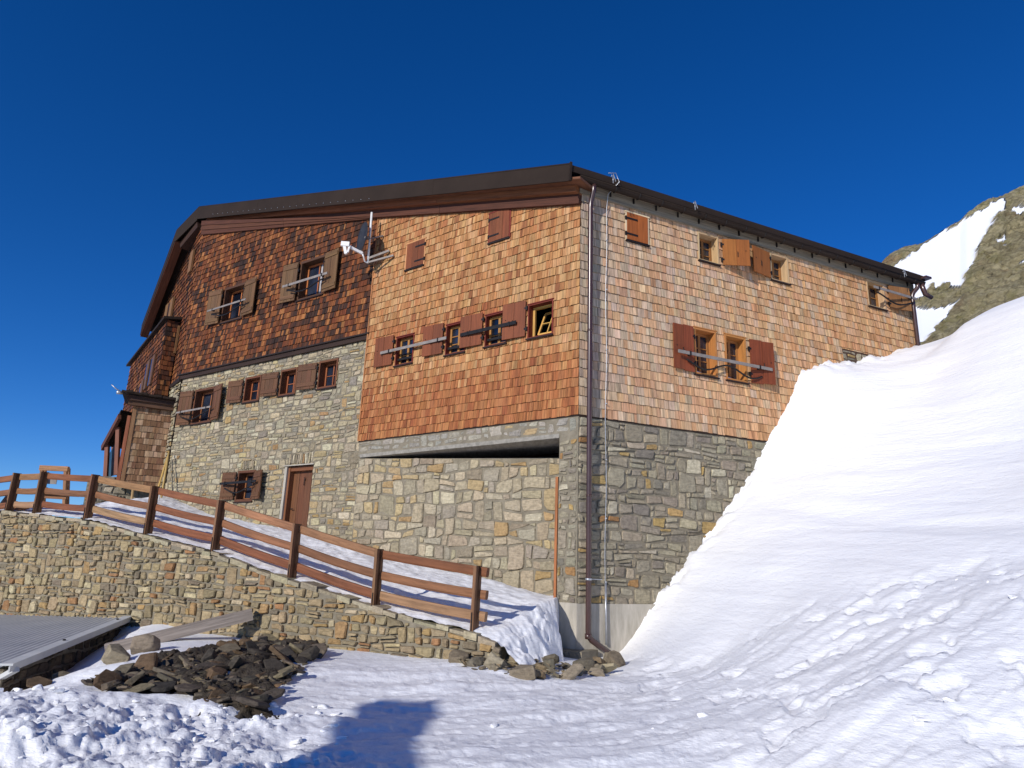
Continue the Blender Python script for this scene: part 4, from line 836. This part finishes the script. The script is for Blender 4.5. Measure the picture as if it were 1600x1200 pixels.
def H(x, y):
    x = np.asarray(x, float); y = np.asarray(y, float); z = HB(x, y)
    # fine relief: churned snow on the left, wind crust elsewhere, soft steps on the drift
    d = np.hypot(x, y); near = 1-sstep(9.0, 12.5, d)
    zg, zd = HB.parts(x, y); slope = sstep(-.12, .25, zd-zg); flat = (1-slope)
    left = sstep(-1.0, -2.2, x+.06*(y-6)+fbm(x, y, .8, 3, 40)*1.2)*sstep(9.0, 8.1, y)
    rot = x*.96+y*.27; rt2 = -x*.27+y*.96
    def terr(q, w): f = np.floor(q); return f+sstep(0, w, q-f)
    crust = terr(fbm(rot, rt2*3.2, .42, 5, 21, .55)*4.5, .22)*.021+terr(fbm(rot, rt2*2.2, 1.1, 4, 27, .6)*3.5+.4, .18)*.012+fbm(rot, rt2*7, 1.4, 4, 31)*.016
    ch = terr(fbm(x, y, 1.5, 4, 41, .6)*4.0, .4)*.040+fbm(x, y, .7, 2, 45)*.08+fbm(x, y, 5.2, 5, 61, .62)*.055+fbm(x, y, 19, 3, 66, .6)*.016
    pit = np.clip(fbm(x, y, 2.4, 3, 71)-.26, 0, .12)
    z = z+flat*(left*ch+(1-left)*(crust*.85*sstep(12.8, 10.5, y)-pit*.5*sstep(1, 3, x)))
    z = z+slope*(fbm(x, z*1.2+y*.3, .35, 3, 81)*.09+fbm(x*.42, z*2.6, 1.5, 4, 91, .6)*.034+fbm(x*1.2, z*6, 2.2, 3, 95, .6)*.017)
    c_ = at(1370, 742, 13.4); q = np.hypot((x-c_[0])/1.75, (z-c_[2])/1.15); z = z-slope*.045*np.exp(-((q-1)/.16)**2)*sstep(.25, -.5, z-c_[2])
    z = z+slope*.05*sstep(1.05, .3, q)
    return z
NA, NR = 900, 520
az = np.radians(np.linspace(-62, 76, NA)); rad = 1.2*(30/1.2)**(np.linspace(0, 1, NR)**.82)
AZ, RD = np.meshgrid(az, rad, indexing='ij'); X = RD*np.sin(AZ); Y = RD*np.cos(AZ); Z = H(X, Y)
# the part under the hut and behind the retaining wall stays below floor level
uL_ = (X-C0[0])*WR.n[0]+(Y-C0[1])*WR.n[1]; lL_ = (X-C0[0])*WL.n[0]+(Y-C0[1])*WL.n[1]; uu_ = (X-C0[0])*WR.u[0]+(Y-C0[1])*WR.u[1]
Z = Z+np.exp(-(np.clip(uL_, 0, None)/.35)**2)*sstep(.3, 1.2, Z)*(fbm(X, Z+Y, 3.5, 4, 171, .6)*.22+.02)
inside = np.minimum(sstep(-.12, -.4, uL_), np.minimum(sstep(-.05, -.4, lL_), sstep(11.6, 11.2, uu_))); Z = Z*(1-inside)+np.minimum(Z, -.3)*inside
tT = (X-WT.O[0])*WT.n[0]+(Y-WT.O[1])*WT.n[1]; uT = (X-WT.O[0])*WT.u[0]+(Y-WT.O[1])*WT.u[1]
beh = sstep(.0, -.3, tT)*sstep(-.5, .1, uT); Z = Z*(1-beh)+np.minimum(Z, -.1)*beh
def grid_obj(name, X, Y, Z, mat, kind='structure', col=None):
    na, nr = X.shape; V = np.stack([X.ravel(), Y.ravel(), Z.ravel()], 1); i = np.arange(na*nr).reshape(na, nr)
    Fc = np.stack([i[:-1, :-1].ravel(), i[:-1, 1:].ravel(), i[1:, 1:].ravel(), i[1:, :-1].ravel()], 1)
    a = V[Fc[0]]; 
    if np.cross(a[1]-a[0], a[2]-a[0])[2] < 0: Fc = Fc[:, ::-1]
    me = bpy.data.meshes.new(name); me.vertices.add(len(V)); me.vertices.foreach_set('co', V.ravel()); me.loops.add(Fc.size); me.loops.foreach_set('vertex_index', Fc.ravel().astype(np.int32))
    me.polygons.add(len(Fc)); me.polygons.foreach_set('loop_start', np.arange(0, Fc.size, 4, dtype=np.int32)); me.polygons.foreach_set('loop_total', np.full(len(Fc), 4, np.int32))
    me.polygons.foreach_set('use_smooth', np.ones(len(Fc), bool)); me.update(calc_edges=True); me.validate(); me.materials.append(mat)
    if col is not None:
        ca = me.color_attributes.new('Col', 'FLOAT_COLOR', 'POINT'); ca.data.foreach_set('color', np.repeat(col.ravel()[:, None], 4, 1).astype(np.float32).ravel())
    ob = bpy.data.objects.new(name, me); COL.objects.link(ob); ORIG[ob] = np.zeros(3)
    if kind: ob['kind'] = kind
    return ob
grid_obj('snow_ground', X, Y, Z, M_SNOW)
# terrace snow behind the fence: rows from the fence line to the house
fz = lambda u: float(np.interp(u, [-.5, 0, 2, 4, 6.1, 8.2, 10.4, 12.5, 16], [.55, .68, .93, 1.32, 1.80, 2.10, 2.42, 2.55, 2.6]))
fl = []; hl = []
hpoly = [WL.at(.46, 1.12, -.06), WL.at(1.06, 1.12, -.70), WL.at(2.6, 1.44, -.50), WL.at(4.3, 1.62, -.31), WL.at(6.1, 1.98, -.1), WL.at(6.95, 2.14, -.02), (WD.at(1.88, 2.36, STO)), (WD.at(6.6, 2.92, STO)), (WD.at(9.4, 3.6, STO)), at(150, 790, 23.3), np.array([-19.5, 25.5, 3.0])]
hs = np.linspace(0, 1, len(hpoly)); fus = [-.30, .5, 1.5, 2.7, 4.0, 5.0, 6.5, 9.2, 10.6, 12.6, 18]
ns, nt = 420, 120; S = np.linspace(0, 1, ns); PTS = np.zeros((ns, nt, 3))
for i, s_ in enumerate(S):
    hp = np.array([np.interp(s_, hs, [p[k] for p in hpoly]) for k in range(3)]); fu_ = np.interp(s_, hs, fus); fp = WT.at(fu_, fz(fu_), .03)
    t = np.linspace(0, 1, nt)[:, None]; PTS[i] = fp+(hp-fp)*t
    T1 = t[:, 0]; PTS[i, :, 2] += .10*np.sin(T1*math.pi)*(1-.3*s_)
    trench = .75*sstep(.30, .0, (1-T1)*np.linalg.norm((hp-fp)[:2]))*(sstep(.1, .2, s_)*sstep(.62, .5, s_)); PTS[i, :, 2] -= trench
PTS[:, :, 2] += fbm(PTS[:, :, 0], PTS[:, :, 1], 1.2, 4, 101)*.09*np.sin(np.linspace(0, 1, nt)*math.pi)[None, :]+fbm(PTS[:, :, 0], PTS[:, :, 1], 5, 3, 111)*.035
ex = []
q_ = np.linspace(0, 1, nt); base_ = PTS[0]
for o in np.linspace(1, .03, 40):                    # snow sliding down towards the corner
    r = base_.copy(); r[:, 0] += o*(.85-.80*q_); r[:, 1] -= o*(.7+1.25*q_)
    gz = HB(r[:, 0], r[:, 1])-.12; w = o*o*(3-2*o); fl = sstep(.90, 1.0, q_)*sstep(0, .15, o)
    nz = fbm(r[:, 0], r[:, 1], 1.7, 4, 121, .55)*.30+fbm(q_*9, np.full(nt, o*11.0), 1, 3, 125)*.08
    r[:, 2] = base_[:, 2]*(1-w)+gz*w+nz*np.sin(o*math.pi)*.8; r[:, 2] = r[:, 2]*(1-fl)+gz*fl; ex.append(r)
PTS = np.concatenate([np.array(ex), PTS], 0)
grid_obj('terrace_snow', PTS[:, :, 0], PTS[:, :, 1], PTS[:, :, 2], M_SNOW)
# broken lumps of snow lying on the churned patch: nobody could count them, one mesh
def hull(n):
    bm = bmesh.new()
    for k in range(n): v = Vector((random.gauss(0, 1), random.gauss(0, 1), random.gauss(0, .8))).normalized()*random.uniform(.75, 1.1); bm.verts.new(v)
    r = bmesh.ops.convex_hull(bm, input=bm.verts); bmesh.ops.delete(bm, geom=[e for e in r['geom_interior'] if isinstance(e, bmesh.types.BMVert)], context='VERTS')
    bmesh.ops.bevel(bm, geom=list(bm.edges), offset=.12, segments=1, affect='EDGES'); bm.verts.index_update()
    o = (np.array([v.co[:] for v in bm.verts]), [[v.index for v in f.verts] for f in bm.faces]); bm.free(); return o
HUL = [hull(11) for _ in range(10)]; mb = MB(); cnt = 0
while cnt < 425:
    if cnt < 400: x, y = random.uniform(-8.5, -1.4), random.uniform(4.6, 8.9)
    else: x, y = random.uniform(-1, 8), random.uniform(5, 9.5)
    sz = .018+.07*random.random()**3.0 if cnt < 400 else .012+.05*random.random()**4; z = float(H(np.array([x]), np.array([y]))[0]); v, f = random.choice(HUL)
    if cnt < 400 and float(fbm(np.array(x), np.array(y), .9, 2, 181)) < -.08: cnt += 1; continue
    g = random.uniform(0, 6.28); c_, s_ = math.cos(g), math.sin(g); R3 = np.array([[c_, -s_, 0], [s_, c_, 0], [0, 0, random.uniform(.6, 1)]])
    mb.add((v @ R3.T)*sz*np.array([random.uniform(.8, 1.5), 1, 1])+np.array([x, y, z+sz*.25]), f, (.8, .8, .8)); cnt += 1
mb.build('snow_lumps', M_SNOW, None, 'stuff')
# wide valley floor to the horizon, far below
mb = MB(); R_ = 2500; n = 48; mb.add([(0, 0, -3)]+[(R_*math.cos(2*math.pi*k/n), R_*math.sin(2*math.pi*k/n), -40) for k in range(n)]+[(60*math.cos(2*math.pi*k/n), 60*math.sin(2*math.pi*k/n), -3) for k in range(n)],
     [(1+n+k, 1+k, 1+(k+1) % n, 1+n+(k+1) % n) for k in range(n)]+[(0, 1+n+k, 1+n+(k+1) % n) for k in range(n)], (0, 0, 0), None, True); mb.build('valley_floor', M_SNOW, None, 'structure')
xb = np.linspace(-30, 30, 60); yb = np.linspace(-30, 1.6, 40); XX, YY = np.meshgrid(xb, yb, indexing='ij'); ZZ = -.25+fbm(XX, YY, .3, 3, 131)*.3+.05*np.clip(XX, 0, 30); grid_obj('snow_field', XX, YY, ZZ, M_SNOW)

# unseen blocker added behind the viewpoint, its outline projected back from the foreground shadow
out = [(425, 1200), (470, 1175), (520, 1130), (545, 1102), (560, 1095), (600, 1092), (640, 1095), (672, 1098), (690, 1094), (668, 1112), (652, 1140), (656, 1165), (668, 1200)]
top_ = []; d_ = np.array(tosun)
for (x, y) in out:
    q = atz(x, y, .06); s_ = (q[1]+2.6)/-d_[1]; top_.append(q+d_*s_)
lo = [np.array([top_[-1][0]+1.3, -2.6, -.6]), np.array([top_[0][0]+.2, -2.6, -.6])]
poly = top_+lo; mb = MB(); n = len(poly); dsh = np.array([.05, -.9, 0])
mb.add(poly+[p+dsh for p in poly], [tuple(range(n)), tuple(range(2*n-1, n-1, -1))]+[(k, n+k, n+(k+1) % n, (k+1) % n) for k in range(n)]); mb.build('shadow_blocker', M_SNOW, None, 'structure')

# ==================================================================== ROCKS
def rock_mesh(i, flat):
    bm = bmesh.new(); n = random.randint(5, 7); a0 = random.uniform(0, 6); top = []; bot = []
    for k in range(n):
        g = a0+6.283*(k+random.uniform(-.28, .28))/n; r = random.uniform(.36, .56); x, y = r*math.cos(g), r*.78*math.sin(g)
        top.append((x*random.uniform(.78, 1.0), y*random.uniform(.78, 1.0), flat*.5*random.uniform(.55, 1.1))); bot.append((x*random.uniform(.8, 1.0), y*random.uniform(.8, 1.0), -flat*.5*random.uniform(.6, 1.1)))
        if random.random() < .6: top.append((x*1.05, y*1.05, flat*random.uniform(-.2, .25)))
    for p in top+bot: bm.verts.new(p)
    r = bmesh.ops.convex_hull(bm, input=bm.verts); bmesh.ops.delete(bm, geom=[e for e in r['geom_interior'] if isinstance(e, bmesh.types.BMVert)], context='VERTS')
    bmesh.ops.bevel(bm, geom=list(bm.edges), offset=.012, segments=1, affect='EDGES')
    me = bpy.data.meshes.new('loose_stone'); bm.to_mesh(me); bm.free(); c = vary(random.choice(ROCKC), .15)
    ca = me.color_attributes.new('Col', 'FLOAT_COLOR', 'POINT'); ca.data.foreach_set('color', [x for _ in me.vertices for x in (*c, 1.0)]); me.materials.append(M_STONE); return me
ROCKC = [lin(84, 77, 66), lin(98, 90, 76), lin(66, 61, 54), lin(106, 96, 80), lin(100, 82, 62), lin(128, 116, 94), lin(74, 68, 60)]
RM = [rock_mesh(i, random.choice((.12, .16, .22, .3, .42))) for i in range(34)]
LIGHTC = [lin(128, 118, 98), lin(116, 106, 88), lin(138, 120, 92), lin(108, 100, 86), lin(150, 138, 114)]; ROCKC = LIGHTC
RML = [rock_mesh(i, random.choice((.2, .28, .4, .55))) for i in range(18)]
def inpoly(x, y, P):
    c = False; j = len(P)-1
    for i in range(len(P)):
        if (P[i][1] > y) != (P[j][1] > y) and x < (P[j][0]-P[i][0])*(y-P[i][1])/(P[j][1]-P[i][1])+P[i][0]: c = not c
        j = i
    return c
def hit_ground(x, y):
    d = ray(x, y); lo_, hi_ = 4.0, 16.0; prev = None
    ts = np.linspace(lo_, hi_, 160)/d[1]; P3 = CAMP+d*ts[:, None]; dz = P3[:, 2]-HB(P3[:, 0], P3[:, 1]); k = np.argmax(dz < 0)
    return P3[k] if dz[k] < 0 else None
def scatter(poly, n, smin, smax, meshes, label, group, sink=.3, lift=0.0):
    xs = [p[0] for p in poly]; ys = [p[1] for p in poly]; pts = []; tries = 0
    while len(pts) < n and tries < 9000:
        tries += 1; x = random.uniform(min(xs), max(xs)); y = random.uniform(min(ys), max(ys))
        if not inpoly(x, y, poly): continue
        p = hit_ground(x, y)
        if p is None: continue
        s = random.uniform(smin, smax)*random.choice((1, 1, 1, .6, 1.25))
        if any(np.hypot(*(p-q)[:2]) < (s+r)*.27 for q, r in pts): continue
        pts.append((p, s))
    for p, s in pts:
        o = bpy.data.objects.new('loose_stone', random.choice(meshes)); COL.objects.link(o); z = float(HB(np.array([p[0]]), np.array([p[1]]))[0])
        o.location = (p[0], p[1], z+s*(.22-sink*.3)+lift); o.scale = (s*random.uniform(.85, 1.25), s*random.uniform(.8, 1.2), s*random.uniform(.7, 1.2))
        o.rotation_euler = (random.gauss(0, .32), random.gauss(0, .32), random.uniform(0, 6.28)); tag(o, label, 'stone', group)
POLYA = [(130, 1074), (195, 1052), (245, 1030), (300, 1024), (350, 1012), (430, 996), (505, 1008), (490, 1035), (460, 1062), (435, 1082), (425, 1108), (385, 1112), (330, 1106), (285, 1088), (200, 1086)]
POLYB = [(625, 1020), (655, 1012), (690, 1000), (740, 1004), (790, 1022), (850, 1036), (905, 1046), (960, 1038), (962, 1052), (900, 1064), (830, 1062), (770, 1056), (720, 1046), (690, 1028)]
scatter(POLYA, 205, .14, .46, RM, 'loose dark angular stone in the heap below the grey timber beam', 'stones of the dark heap below the beam', .3, .03)
scatter(POLYB, 85, .14, .44, RML, 'loose light brown stone in the low heap at the end of the retaining wall', 'stones heaped at the end of the retaining wall', .3, .02)
scatter([(25, 1062), (70, 1050), (100, 1055), (98, 1068), (70, 1080), (28, 1080)], 9, .25, .55, RM, 'dark stone half sunk in snow under the edge of the metal shed roof', 'stones beside the shed', .3, .04)
for (x, y, s, lab, c) in ((225, 1022, .55, 'upright tan block of stone leaning at the left end of the beam', RML[0]), (404, 1008, .42, 'pale rounded stone at the top of the dark heap beside the wall', RML[3]), (955, 1040, .3, 'small yellowish stone beside the foot of the downpipe', RML[2]), (180, 1040, .4, 'tan stone at the left tip of the dark heap', RML[5])):
    p = hit_ground(x, y); o = bpy.data.objects.new('stone_block', c.copy()); COL.objects.link(o); o.location = (p[0], p[1], p[2]+s*.25); o.scale = (s, s, s*1.3); o.rotation_euler = (random.uniform(-.3, .3), random.uniform(-.5, .5), random.uniform(0, 6)); tag(o, lab, 'stone')
def chips(poly, n, cols, name):                      # splinters between the stones, one mesh
    xs = [p[0] for p in poly]; ys = [p[1] for p in poly]; mb = MB(); k = 0
    while k < n:
        x, y = random.uniform(min(xs), max(xs)), random.uniform(min(ys), max(ys))
        if not inpoly(x, y, poly): continue
        k += 1; p = hit_ground(x, y)
        if p is None: continue
        v, f = random.choice(HUL); sz = .02+.06*random.random()**2; e = Matrix.Rotation(random.uniform(0, 6.28), 3, 'Z') @ Matrix.Rotation(random.gauss(0, .4), 3, 'X'); R3 = np.array(e)
        z = float(HB(np.array([p[0]]), np.array([p[1]]))[0]); mb.add((v*np.array([1.3, .9, .35])) @ R3.T*sz+np.array([p[0], p[1], z+.03+random.uniform(0, .07)]), f, vary(random.choice(cols), .2))
    mb.build(name, M_STONE, None, 'stuff')
chips(POLYA, 700, [lin(96, 86, 72), lin(78, 70, 60), lin(124, 110, 86), lin(110, 90, 66)], 'stone_chips'); chips([(600, 1024)]+POLYB, 320, LIGHTC, 'stone_chips')
# dark grit between the stones
def grit(name, poly):
    pg = [hit_ground(x, y) for x, y in poly]; pg = [p for p in pg if p is not None]; q = [(p[0], p[1]) for p in pg]
    x0, x1 = min(p[0] for p in q)-.2, max(p[0] for p in q)+.2; y0, y1 = min(p[1] for p in q)-.2, max(p[1] for p in q)+.2
    gx, gy = np.meshgrid(np.linspace(x0, x1, 110), np.linspace(y0, y1, 110), indexing='ij'); ins = np.array([[inpoly(a, b, q) for a, b in zip(r1, r2)] for r1, r2 in zip(gx, gy)]).astype(float)
    for _ in range(5): ins = (ins+np.roll(ins, 1, 0)+np.roll(ins, -1, 0)+np.roll(ins, 1, 1)+np.roll(ins, -1, 1))/5
    gz = HB(gx, gy)+(ins-.5)*.16-.02+fbm(gx, gy, 3.2, 5, 141, .65)*.13; grid_obj(name, gx, gy, gz, M_GRAVEL, 'stuff')
grit('stone_rubble', POLYA)
b0_ = hit_ground(163, 1027); b1_ = WT.at(4.55, .62, .28)
m = MB(); m.beam(b0_+np.array([0, 0, .12]), b1_+np.array([0, 0, .05]), .2, .2, lin(150, 138, 126)); tag(m.build('timber_beam', M_WOOD), 'long grey weathered timber beam lying over the dark stone heap', 'beam')

# ==================================================================== SHED WITH CORRUGATED ROOF
left = WT.u+np.array([0, 0, -.045])
SHED = tag(empty('metal_shed', (SB[0]-1.5, (SA[1]+SB[1])/2, -.6)), 'low shed with grey corrugated metal roof against the stone wall', 'shed')
m = MB(); nc = 260; vs = []; wv = .075; Lx = 7.0
for i in range(nc*4+1):
    x = Lx*i/(nc*4); zz = .011*math.sin(2*math.pi*x/.16)
    for p in (SA, SB): q = p+left*x; vs.append(q+np.array([0, 0, zz]))
m.add(vs, [(2*i, 2*i+1, 2*i+3, 2*i+2) for i in range(nc*4)], (.5, .5, .5), None, True); m.build('corrugated_roof', M_SHEET, SHED)
m = MB(); m.beam(SA+np.array([0, 0, .03])-left*.02, SB+np.array([0, 0, .03])-left*.02, .17, .03); m.beam(SA-left*.105-np.array([0, 0, .03]), SB-left*.105-np.array([0, 0, .03]), .02, .08); m.build('verge_flashing', M_SHEET, SHED)
for t in (.12, .62): q = SA+(SB-SA)*t+np.array([0, 0, .05]); m = MB(); m.tube([q, q+np.array([0, 0, .02])], .025, 8); m.build('bolt', M_IRON, SHED)
ls = np.linalg.norm(sw); tSh = lambda u: SA[2]-.1+(SB[2]-SA[2])*u/ls
m = MB(); slab(m, SWp, 0, ls-.2, lambda u: -.9, tSh, [], -.6, -.1); m.build('mortar_body', M_MORTAR, SHED)
m = MB(); masonry(m, SWp, 0, ls-.25, lambda u: -.8, tSh, (.1, .2), (.15, .4), pal([(lin(104, 92, 74), 3), (lin(88, 78, 64), 3), (lin(122, 106, 82), 1)]), [], -.1, (.02, .05)); m.build('stone_wall', M_STONE, SHED)
m = MB(); m.beam(SB+np.array([0, .15, -.05])-left*.1, SB+np.array([0, .1, -.3])+left*.5, .1, .06); m.build('end_flashing', M_SHEET, SHED)

# ==================================================================== SMALL THINGS ON THE TERRACE
m0 = at(66, 800, 19.6)
CH = tag(empty('wooden_chair', m0), 'tall wooden chair frame standing on the terrace behind the fence', 'chair')
def cpt(x, y, Y=19.6): return at(x, y, Y)
for (x, Y) in ((66, 19.6), (103, 19.6), (70, 20.2), (107, 20.2)): m = MB(); m.beam(cpt(x-3, 806, Y), cpt(x, 729 if Y < 20 else 732, Y), .08, .08, lin(150, 110, 78), up=(0, 1, 0)); m.build('leg', M_WOOD, CH)
m = MB(); m.beam(cpt(63, 731), cpt(107, 733), .1, .14, lin(166, 122, 84)); m.beam(cpt(66, 775), cpt(105, 777), .1, .12, lin(140, 100, 70)); m.build('backrest', M_WOOD, CH)
m = MB(); a_, b_ = cpt(66, 770, 19.5), cpt(105, 772, 19.5); m.box((a_+b_)/2+np.array([0, .25, 0]), (b_-a_)/2, np.array([0, .3, 0]), np.array([0, 0, .03]), lin(150, 108, 74)); m.build('seat', M_WOOD, CH)
m = MB(); a_ = cpt(72, 756, 19.75); b_ = cpt(90, 745, 19.75); m.box((a_+b_)/2, np.array([(b_[0]-a_[0])/2, 0, 0]), np.array([0, .01, 0]), np.array([0, 0, abs(b_[2]-a_[2])/2])); m.build('seat_panel', M_GREYIRON, CH)
q = WD.at(9.3, 0, .3)
m = MB(); m.tube([at(241, 783, 22.9), at(262, 714, 23.6)], .035, 8, lin(196, 160, 92)); tag(m.build('wooden_pole', M_WOOD), 'slanting yellowish wooden pole leaning against the rounded stone corner', 'pole')
m = MB(); m.tube([at(252, 778, 22.7), at(264, 705, 23.5)], .032, 8, lin(186, 156, 96)); tag(m.build('wooden_pole', M_WOOD), 'steeper yellowish wooden pole beside the slanting one at the stone corner', 'pole')
m = MB(); m.tube([at(203, 803, 21.8), at(208, 764, 21.8)], .04, 8, lin(170, 140, 96)); tag(m.build('wooden_stake', M_WOOD), 'short pale stake standing in front of the porch base', 'stake')
SH = tag(empty('snow_shovel', at(247, 790, 21.8)), 'white snow shovel standing in the snow below the leaning poles', 'shovel')
m = MB(); m.tube([at(245, 792, 21.8), at(250, 770, 22.0)], .025, 8); m.build('handle', M_WHITE, SH)
m = MB(); c = at(245, 793, 21.8); vs = []
for i in range(7):
    for k in range(5): vs.append(c+np.array([(i-3)*.06, .05-.03*((i-3)/3)**2, -.18+k*.09]))
fs = [(i*5+k, (i+1)*5+k, (i+1)*5+k+1, i*5+k+1) for i in range(6) for k in range(4)]; o = len(vs); vs += [v+np.array([0, .012, 0]) for v in vs]; fs += [tuple(o+q for q in reversed(f)) for f in fs]; m.add(vs, fs); m.build('blade', M_WHITE, SH)

# ==================================================================== MOUNTAIN SLOPE ON THE RIGHT
sil = [(1330, 440), (1375, 412), (1392, 394), (1415, 384), (1440, 380), (1470, 362), (1500, 346), (1510, 334), (1530, 320), (1550, 309), (1572, 303), (1600, 290), (1680, 250), (1800, 190), (1950, 150)]
sx_ = [a for a, _ in sil]; sy_ = [b for _, b in sil]
nx, ny = 300, 200; MX = np.linspace(1330, 1950, nx); T = np.linspace(0, 1.0, ny); PM = np.zeros((nx, ny, 3)); SN = np.zeros((nx, ny))
snow1 = [(1441, 381), (1500, 346), (1571, 308), (1573, 322), (1548, 344), (1538, 368), (1524, 392), (1521, 412), (1505, 432), (1502, 448), (1478, 444), (1450, 449), (1444, 462), (1400, 470), (1390, 420), (1422, 400)]
snow2 = [(1428, 482), (1448, 484), (1490, 474), (1484, 490), (1470, 502), (1440, 540), (1420, 540)]
snow3 = [[(1580, 328), (1640, 300), (1640, 316), (1590, 334)], [(1555, 376), (1570, 366), (1570, 374), (1558, 378)], [(1556, 389), (1572, 384), (1566, 390)], [(1590, 408), (1640, 400), (1640, 414), (1596, 412)], [(1588, 312), (1620, 302), (1620, 308)]]
nzx = 4.5*fbm(np.linspace(0, 60, nx)[:, None]+np.zeros((1, ny)), np.linspace(0, 40, ny)[None, :]+np.zeros((nx, 1)), 1, 3, 151)
for i, x in enumerate(MX):
    ytop = np.interp(x, sx_, sy_); fx = (x-1330)/620
    for j, t in enumerate(T):
        y = 640+(ytop-640)*t; PM[i, j] = at(x, y, 44+22*t-8*fx+.6*math.sin(x*.021+t*5)); xx, yy = x+nzx[i, j], y+nzx[i, j]
        SN[i, j] = 1.0 if y < 560 and (inpoly(xx, yy, snow1) or inpoly(xx, yy, snow2) or any(inpoly(xx, yy, q) for q in snow3)) else 0.0
rel = .9*np.abs(fbm(PM[:, :, 0], PM[:, :, 2]*1.1+PM[:, :, 1]*.3, .22, 6, 161, .62))*2-.4+fbm(PM[:, :, 0]*1.4, PM[:, :, 2]*1.6, 1.4, 3, 163, .6)*.35; w_ = (1-SN)
for _ in range(2): w_ = (w_+np.roll(w_, 1, 0)+np.roll(w_, -1, 0)+np.roll(w_, 1, 1)+np.roll(w_, -1, 1))/5
edge = np.ones(ny); edge[-12:] = np.linspace(1, .35, 12)
PM[:, :, 1] -= (rel*1.3+.35)*w_*edge[None, :]; PM[:, :, 2] += np.clip(rel, -1, 1)*.5*w_*edge[None, :]
bk = [PM[:, -1] + np.array([0, 3*k, -.6*k*k]) for k in range(1, 6)]
PM = np.concatenate([PM, np.stack(bk, 1)], 1); SN = np.concatenate([SN, np.zeros((nx, 5))], 1)
grid_obj('mountain_slope', PM[:, :, 0], PM[:, :, 1], PM[:, :, 2], M_MOUNT, 'structure', SN)
